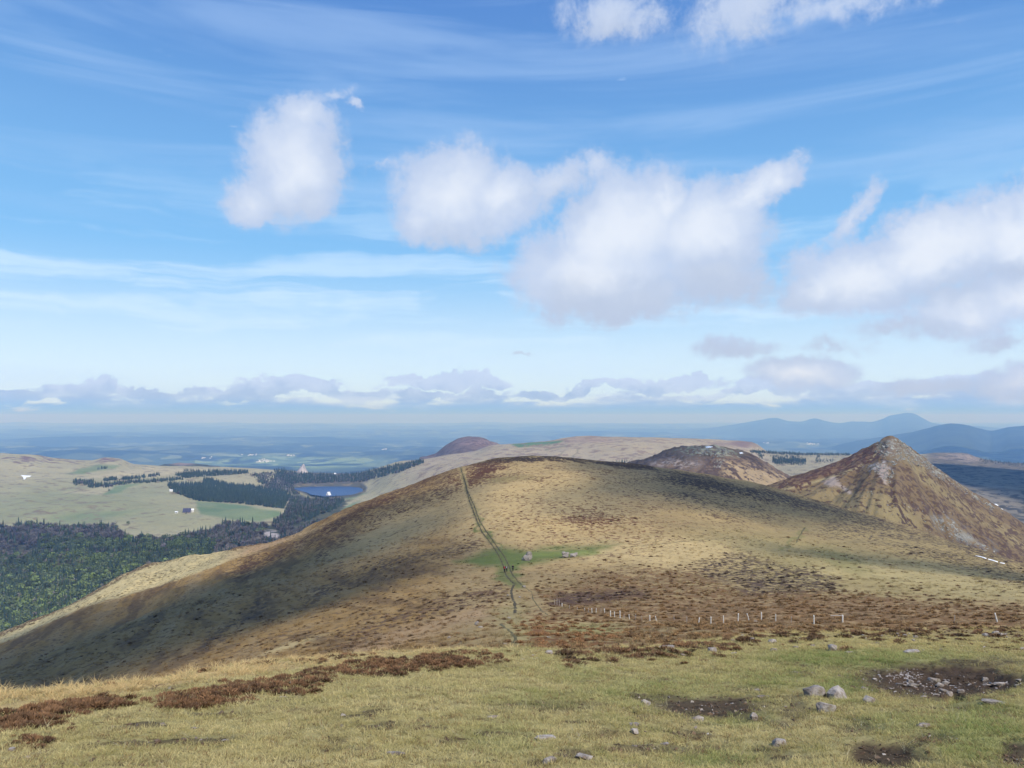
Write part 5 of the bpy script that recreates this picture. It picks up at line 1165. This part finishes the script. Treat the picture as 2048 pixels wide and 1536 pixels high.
house(valley, 374, 1026, 17, 10, 3.5, 8.0, 8, stn, slate, 'mountain farmhouse with a steep blue slate roof beside the green pasture', 'farmhouse')
house(valley, 384.5, 1024, 7, 8, 5.5, 2.5, 20, wht, tin, 'white barn end joined behind the slate roofed farmhouse', 'barn', False)
house(valley, 353, 1026, 6, 5, 3, 1.2, 0, wht, tin, 'small white shed left of the slate roofed farmhouse', 'shed', False)
house(valley, 342, 983, 9, 7, 4, 2, 30, wht, tin, 'small white hut at the corner of the big dark plantation', 'hut', False)
house(valley, 657, 991.5, 16, 11, 3, 11, 70, wht, tin, 'lakeside house with a steep white roof on the near shore', 'lake_house')
house(valley, 636, 992, 20, 8, 2.5, 1.5, 3, stn, tin, 'long low white building left of the lakeside house', 'long_building', False)
house(valley, 670, 949, 10, 8, 4, 3, 0, wht, tin, 'small white house in the trees above the far shore of the lake', 'cottage', False)
# far villages: specks of walls and roofs
def village(lst, label, s=14):
    V = []; Fc = []; r = random.Random(len(lst))
    for px, py in lst:
        x, y, z = px_dir(px, py); hp, *_ = plain_b.ray_cast(Vector((0, 0, 0)), Vector((x, y, z)).normalized())
        if hp is None: continue
        a = s * r.uniform(.6, 1.5); b = s * r.uniform(.5, 1); h_ = s * r.uniform(.4, .7); b0 = len(V); th = r.random() * 3
        for q, zz in ((1, -20), (1, h_)):
            for u_, v_ in ((-a, -b), (a, -b), (a, b), (-a, b)): V.append((hp.x + u_ * math.cos(th) - v_ * math.sin(th), hp.y + u_ * math.sin(th) + v_ * math.cos(th), hp.z + zz))
        V += [(hp.x - a * math.cos(th), hp.y - a * math.sin(th), hp.z + h_ * 1.6), (hp.x + a * math.cos(th), hp.y + a * math.sin(th), hp.z + h_ * 1.6)]
        Fc += [(b0+i, b0+(i+1)%4, b0+4+(i+1)%4, b0+4+i) for i in range(4)] + [(b0+4,b0+5,b0+9,b0+8),(b0+6,b0+7,b0+8,b0+9),(b0+5,b0+6,b0+9),(b0+7,b0+4,b0+8)]
    if V: obj_new('village', mesh_np('village', V, Fc, mats=[wht]), kind='stuff', label=label, category='village')
rr = random.Random(3)
village([(rr.gauss(533, 8), rr.gauss(922.5, 1.8)) for _ in range(26)] + [(rr.gauss(514, 3), rr.gauss(925, .8)) for _ in range(6)], 'white village on the green plain beyond the left plateau', 12)
village([(rr.gauss(408, 8), rr.gauss(916, .7)) for _ in range(8)], 'thin row of white houses on the blue plain left of the village', 12)
village([(rr.gauss(502, 5), rr.gauss(910, .7)) for _ in range(9)], 'small far hamlet above the white village', 14)
village([(rr.gauss(582, 5), rr.gauss(911, .6)) for _ in range(6)], 'far hamlet on the blue plain above the rock crag', 14)
village([(rr.gauss(1625, 9), rr.gauss(888, .8)) for _ in range(14)], 'far hamlet on the plain left of the pyramid peak', 14)
village([(rr.gauss(1535, 5), rr.gauss(886, .6)) for _ in range(6)], 'far white specks of houses right of the plateau cliff', 14)
village([(rr.gauss(768, 5), rr.gauss(899, .6)) for _ in range(6)], 'far hamlet on the blue plain left of the heather knoll', 14)

# ================================================================ TREES
con_m = simple_mat('conifer_needles', None, .85, 0, tint=.6); lf_m = simple_mat('tree_leaves', None, .8, .3, tint=.55)
def conifer(seed):
    r = np.random.default_rng(seed); V = []; Fc = []; sh = []; H = 1.0
    for k_ in range(7):
        z0 = .08 + k_ * .125; R_ = .21 * (1 - k_ / 7.6) * r.uniform(.85, 1.15); b0 = len(V); m_ = 11; ph = r.random() * 6
        V.append((0, 0, z0 + .24)); sh.append(.9)
        for j in range(m_): a = ph + j / m_ * 6.283; q = R_ * (1 if j % 2 else .55) * r.uniform(.8, 1.2); V.append((math.cos(a) * q, math.sin(a) * q, z0 - .05 * (j % 2) + r.normal() * .01)); sh.append(.25 + .3 * r.random())
        Fc += [(b0, b0 + 1 + j, b0 + 1 + (j + 1) % m_) for j in range(m_)]
    b0 = len(V); V += [(-.015, 0, -.1), (.015, 0, -.1), (0, .015, -.1), (0, 0, .5)]; sh += [.1] * 4; Fc += [(b0, b0+1, b0+3), (b0+1, b0+2, b0+3), (b0+2, b0, b0+3)]
    return mesh_np('conifer', V, Fc, sh, [con_m])
def broad(seed, dens=150, bare_=False):
    r = np.random.default_rng(seed); V = []; Fc = []; sh = []
    lob = [(r.normal() * .16, r.normal() * .16, .55 + r.normal() * .13, .20 + .1 * r.random()) for _ in range(7)]
    for i in range(dens):
        lx, ly, lz, lr = lob[i % 7]; d = r.normal(size=3); d /= np.linalg.norm(d); q = np.array((lx, ly, lz)) + d * lr * r.uniform(.7, 1.05)
        s = .055 * r.uniform(.6, 1.4) if not bare_ else .02; n_ = d + r.normal(size=3) * .5; n_ /= np.linalg.norm(n_); t_ = np.cross(n_, (0, 0, 1.01)); t_ /= np.linalg.norm(t_) + 1e-6; u_ = np.cross(n_, t_); b0 = len(V)
        if bare_:
            base = np.array((0, 0, .25)) + (q - (0, 0, .25)) * .45; V += [base + t_ * .012, base - t_ * .012, q + t_ * .02, q - t_ * .02 + u_ * .03]; Fc.append((b0, b0+1, b0+3, b0+2))
        else: V += [q - t_ * s - u_ * s * .7, q + t_ * s - u_ * s * .6, q + t_ * s * .8 + u_ * s, q - t_ * s * .9 + u_ * s * .8]; Fc.append((b0, b0+1, b0+2, b0+3))
        sh += [np.clip(.3 + .5 * (q[2] - .3) + r.normal() * .15, 0, 1)] * 4
    b0 = len(V); V += [(-.03, -.02, -.1), (.03, -.02, -.1), (0, .03, -.1), (0, 0, .55)]; sh += [.1] * 4; Fc += [(b0, b0+1, b0+3), (b0+1, b0+2, b0+3), (b0+2, b0, b0+3)]
    return mesh_np('broadleaf', V, Fc, sh, [lf_m])
TT = [conifer(1), conifer(2), conifer(3), broad(4), broad(5), broad(6), broad(7, 170, True), broad(8, 170, True), broad(9, 170, True)]
def sample(poly_, n_, jit=0):
    xs = [p[0] for p in poly_]; ys = [p[1] for p in poly_]; out = []
    while len(out) < n_:
        p = np.stack([rng.uniform(min(xs), max(xs), n_ * 2), rng.uniform(min(ys), max(ys), n_ * 2)], 1); out += list(p[inside(p, poly_)])
    return np.array(out[:n_])
trees = []      # (px, py, kind, height, colour)
def plant(P_, wts, hs, green=None):
    for x, y in P_:
        k_ = rng.choice(3, p=wts); trees.append((x, y, k_, rng.uniform(*hs[k_])))
HT = [(14, 23), (12, 18), (11, 16)]
mixn = lambda x, y: gnoise(np.array([x / 38.]), np.array([y / 22.]))[0]
FP = [(-30,1062),(60,1050),(130,1056),(225,1055),(252,1078),(330,1082),(420,1064),(455,1046),(520,1052),(590,1062),(640,1040),(600,1085),(500,1108),(430,1122),(345,1140),(290,1158),(170,1218),(90,1258),(-30,1292)]
for x, y in sample(FP, 4500):
    g_ = mixn(x, y); g2 = gnoise(np.array([x / 17. + 9]), np.array([y / 12.]))[0]
    if 0 < x < 100 and 1090 < y < 1112 and rng.random() < .9: continue
    if 525 < x < 565 and 1058 < y < 1080: continue
    bareW = smooth(np.array([1095 - y + (x > 430) * 60 + (x < 60) * 40 - (x > 100) * (x < 420) * (y > 1085) * 60.]), -15, 30)[0]
    wts = np.array([.42 + g2 * .75, .50 - g2 * .3 + g_ * .5, .22 - g_ * .25]); wts[1] *= (1 - bareW) ; wts[2] += bareW * .75; wts[0] *= (1 - .45 * bareW)
    wts = np.clip(wts, .02, None); k_ = rng.choice(3, p=wts / wts.sum()); trees.append((x, y, k_, rng.uniform(*HT[k_]) * .95))
dark = (.96, .0, .04)
BW = [(334,971),(405,969),(408,958.5),(450,968),(464,971),(511,974),(558,983),(581,990),(576,1002),(567,1018),(511,1011),(459,1006),(394,1002),(347,985)]
plant(sample(BW, 3600), dark, [(12, 17), (9, 12), (8, 11)])
plant(sample([(348,950),(420,943),(494,943),(500,947),(464,950),(420,953),(370,957)], 620), dark, [(11, 15), (9, 12), (8, 11)])
plant(sample([(544,938),(600,947),(675,952),(720,947),(780,934),(845,921),(848,926),(800,945),(740,960),(720,965),(690,964),(640,967),(585,968),(560,960)], 1600), (.75, .02, .23), [(12, 18), (9, 12), (9, 12)])
plant(sample([(500,950),(560,945),(600,962),(585,975),(600,990),(560,985),(520,968)], 500), (.45, .03, .52), [(11, 16), (9, 12), (8, 12)])
plant(sample([(575,992),(610,1000),(690,1000),(670,1012),(620,1030),(600,1045),(560,1062),(540,1050),(570,1030),(578,1005)], 900), (.38, .02, .60), [(13, 19), (9, 12), (9, 13)])
plant(sample([(610,1034),(640,1026),(668,1012),(682,1003),(690,1000),(672,1020),(640,1030),(608,1046)], 160), (.9, .0, .1), [(11, 15), (9, 12), (8, 11)])
for a_, b_, c_, n_ in (((146,965),(187,966),2.2,110),((177,973),(225,971),1.8,120),((225,970),(254,966),1.4,60),((254,966),(312,963),1.2,110),((312,963),(366,958.5),1.1,90),((207,960.5),(234,959),1.1,60),((242,959.5),(291,954.5),1.0,90),((296,953.5),(320,950.5),.9,36),((195,938),(215,937),.5,14),((365,942),(400,943),.5,24),
                       ((1500,904),(1600,909),1.2,420),((1600,909),(1700,910),.9,330),((1545,922),(1612,923),3.4,620),((1540,914),(1600,914),1.4,60),((1632,917),(1640,913),1.2,16),((1630,923),(1670,921),1.6,50),((1516,911),(1528,914),2.2,40),((1225,927),(1262,925),1.0,14),((1960,922),(2060,930),2.2,160)):
    t = rng.random(n_); plant(np.stack([a_[0] + (b_[0] - a_[0]) * t, a_[1] + (b_[1] - a_[1]) * t + rng.normal(size=n_) * c_], 1), (.9, .02, .08), [(9, 13), (8, 11), (7, 10)] if a_[0] < 1400 else [(6, 11), (6, 8), (5, 8)])
rec = []
for x, y, k_, h_ in trees:
    hp, nn = valley.hit(x, y)
    if hp is None or (ZL - 3 < hp.z < ZL + .5 and inside(np.array([[x, y]]), LAKE)[0]): continue
    rec.append((hp.x, hp.y, hp.z, k_, h_))
rec = np.array(rec); order = np.argsort(rec[:, 1] / rec[:, 4]); rec = rec[order]; n = len(rec)
kk_ = rec[:, 3].astype(int)
v = rng.random((n, 1)); g_ = (fbm(rec[:, 0] / 90, rec[:, 1] / 90, 3)[:, None] * .9 + .45 + rng.normal(size=(n, 1)) * .2).clip(0, 1)
tint = np.where((kk_ == 0)[:, None], np.array((.030, .052, .036)) * (1 - v) + np.array((.058, .085, .046)) * v,
       np.where((kk_ == 1)[:, None], np.array((.120, .150, .075)) * (1 - g_) + np.array((.195, .255, .080)) * g_, np.array((.21, .175, .175)) * (1 - v) + np.array((.25, .225, .19)) * v))
pick = kk_ * 3 + rng.integers(0, 3, n)
wide = np.where(kk_ == 0, rng.uniform(.8, 1.15, n), rng.uniform(1.0, 1.45, n)); tint = tint * rng.uniform(.5, 1.05, (n, 1))
single = np.zeros(n, bool)
for k_ in range(3): single[np.where(kk_ == k_)[0][:300]] = True
S3 = np.stack([rec[:, 4] * wide, rec[:, 4] * wide, rec[:, 4]], 1); R3 = np.stack([np.zeros(n), np.zeros(n), rng.random(n) * 6.28], 1)
scatter('forest', rec[~single, :3], R3[~single], S3[~single], tint[~single], TT, pick[~single])
# the largest ones are individuals: a few colour steps per kind, shared meshes
def solid(name, c): 
    m = simple_mat(name, None, .85, 0, tint=.45); N_ = NT(m.node_tree)
    a = [x_ for x_ in m.node_tree.nodes if x_.type == 'ATTRIBUTE' and x_.attribute_name == 'tint'][0]
    for l_ in list(a.outputs['Color'].links):
        to = l_.to_socket; m.node_tree.links.remove(l_); to.default_value = c
    return m
steps = {0: [(.040, .066, .042), (.054, .082, .046), (.068, .098, .050)], 1: [(.12, .15, .075), (.16, .20, .078), (.195, .255, .08)], 2: [(.21, .175, .175), (.23, .20, .182), (.25, .225, .19)]}
SM = {}
for k_ in range(3):
    for s_ in range(3):
        mt = solid(('conifer_needles', 'young_leaves', 'bare_twigs')[k_] + '_single', steps[k_][s_])
        for q in range(3): me = TT[k_ * 3 + q].copy(); me.materials.clear(); me.materials.append(mt); SM[(k_, s_, q)] = me
nm = ('conifer_tree', 'broadleaf_tree', 'bare_tree'); lbs = ('dark conifer in the mixed wood on the lower left hillside', 'fresh green broadleaf tree in the mixed wood on the lower left hillside', 'bare mauve brown tree in the mixed wood on the lower left hillside')
grp = ('dark conifers of the lower left wood', 'fresh green trees of the lower left wood', 'bare trees of the lower left wood')
proto = {}
for i in np.where(single)[0]:
    k_ = kk_[i]; o = bpy.data.objects.new(nm[k_], SM[(k_, int(rng.integers(3)), int(rng.integers(3)))]); COL.objects.link(o)
    o.location = rec[i, :3]; o.scale = S3[i]; o.rotation_euler = R3[i]; o['label'] = lbs[k_]; o['category'] = 'tree'; o['group'] = grp[k_]
for x, y, k_, h_, lb in ((231,1068,0,17,'dark conifer standing alone at the top edge of the left wood'),(405,1066,0,16,'dark pointed conifer at the corner of the pasture below the farmhouse'),(256,1049,1,9,'lone dark round bush on the pasture above the wood'),(372,1028,0,8,'small dark conifer just left of the slate roofed farmhouse'),(218,982.5,1,8,'small round tree on the field edge at the end of the green strip')):
    hp = valley.hit(x, y)[0]; o = bpy.data.objects.new(nm[k_], SM[(k_, 0, 1)]); COL.objects.link(o); o.location = hp; o.scale = (h_ * 1.1, h_ * 1.1, h_); o['label'] = lb; o['category'] = 'tree'
# rock litter on the two peaks
pts = []; 
for pl, n_, pt, s0, s1 in (([(1755,880),(1800,878),(1850,917),(1900,957),(1880,960),(1830,928),(1800,918),(1790,932),(1752,907)], 240, peak, .7, 3.0), ([(1800,882),(1900,955),(1990,1015),(1985,1022),(1890,965),(1796,892)], 130, peak, .8, 2.6), ([(1860,1030),(1900,1040),(1960,1080),(2020,1130),(1960,1105),(1890,1070)], 130, peak, .8, 2.4),
                             ([(1735,930),(1775,928),(1790,945),(1780,972),(1765,955),(1745,940)], 120, peak, .8, 2.0), ([(1395,897),(1445,896),(1480,906),(1440,915),(1380,910)], 160, rocky, 1.2, 3.2), ([(1430,920),(1450,918),(1440,935),(1425,935)], 50, rocky, 1.2, 3), ([(1550,960),(1900,1000),(1950,1100),(1700,1010)], 90, peak, .7, 1.6)):
    for x, y in sample(pl, n_):
        hp = pt.hit(x, y)[0]
        if hp is not None: pts.append(tuple(hp) + (rng.uniform(s0, s1),))
pts = np.array(pts); n = len(pts)
big_ = [stone_mesh('crag_block', 1, .8, .7, 950 + i, 16) for i in range(4)]
for c_ in big_:
    c_.materials.clear(); c_.materials.append(g_m); c_.attributes.new('shade', 'FLOAT', 'POINT').data.foreach_set('value', np.full(len(c_.vertices), .8, np.float32))
k = rng.random((n, 1)); scatter('rock_outcrops', pts[:, :3], np.stack([rng.normal(size=n) * .4, rng.normal(size=n) * .4, rng.random(n) * 6.3], 1), np.stack([pts[:, 3] * 1.3, pts[:, 3], pts[:, 3] * .8], 1), np.array((.31, .30, .25)) * k + np.array((.17, .15, .125)) * (1 - k), big_, rng.integers(0, 4, n))
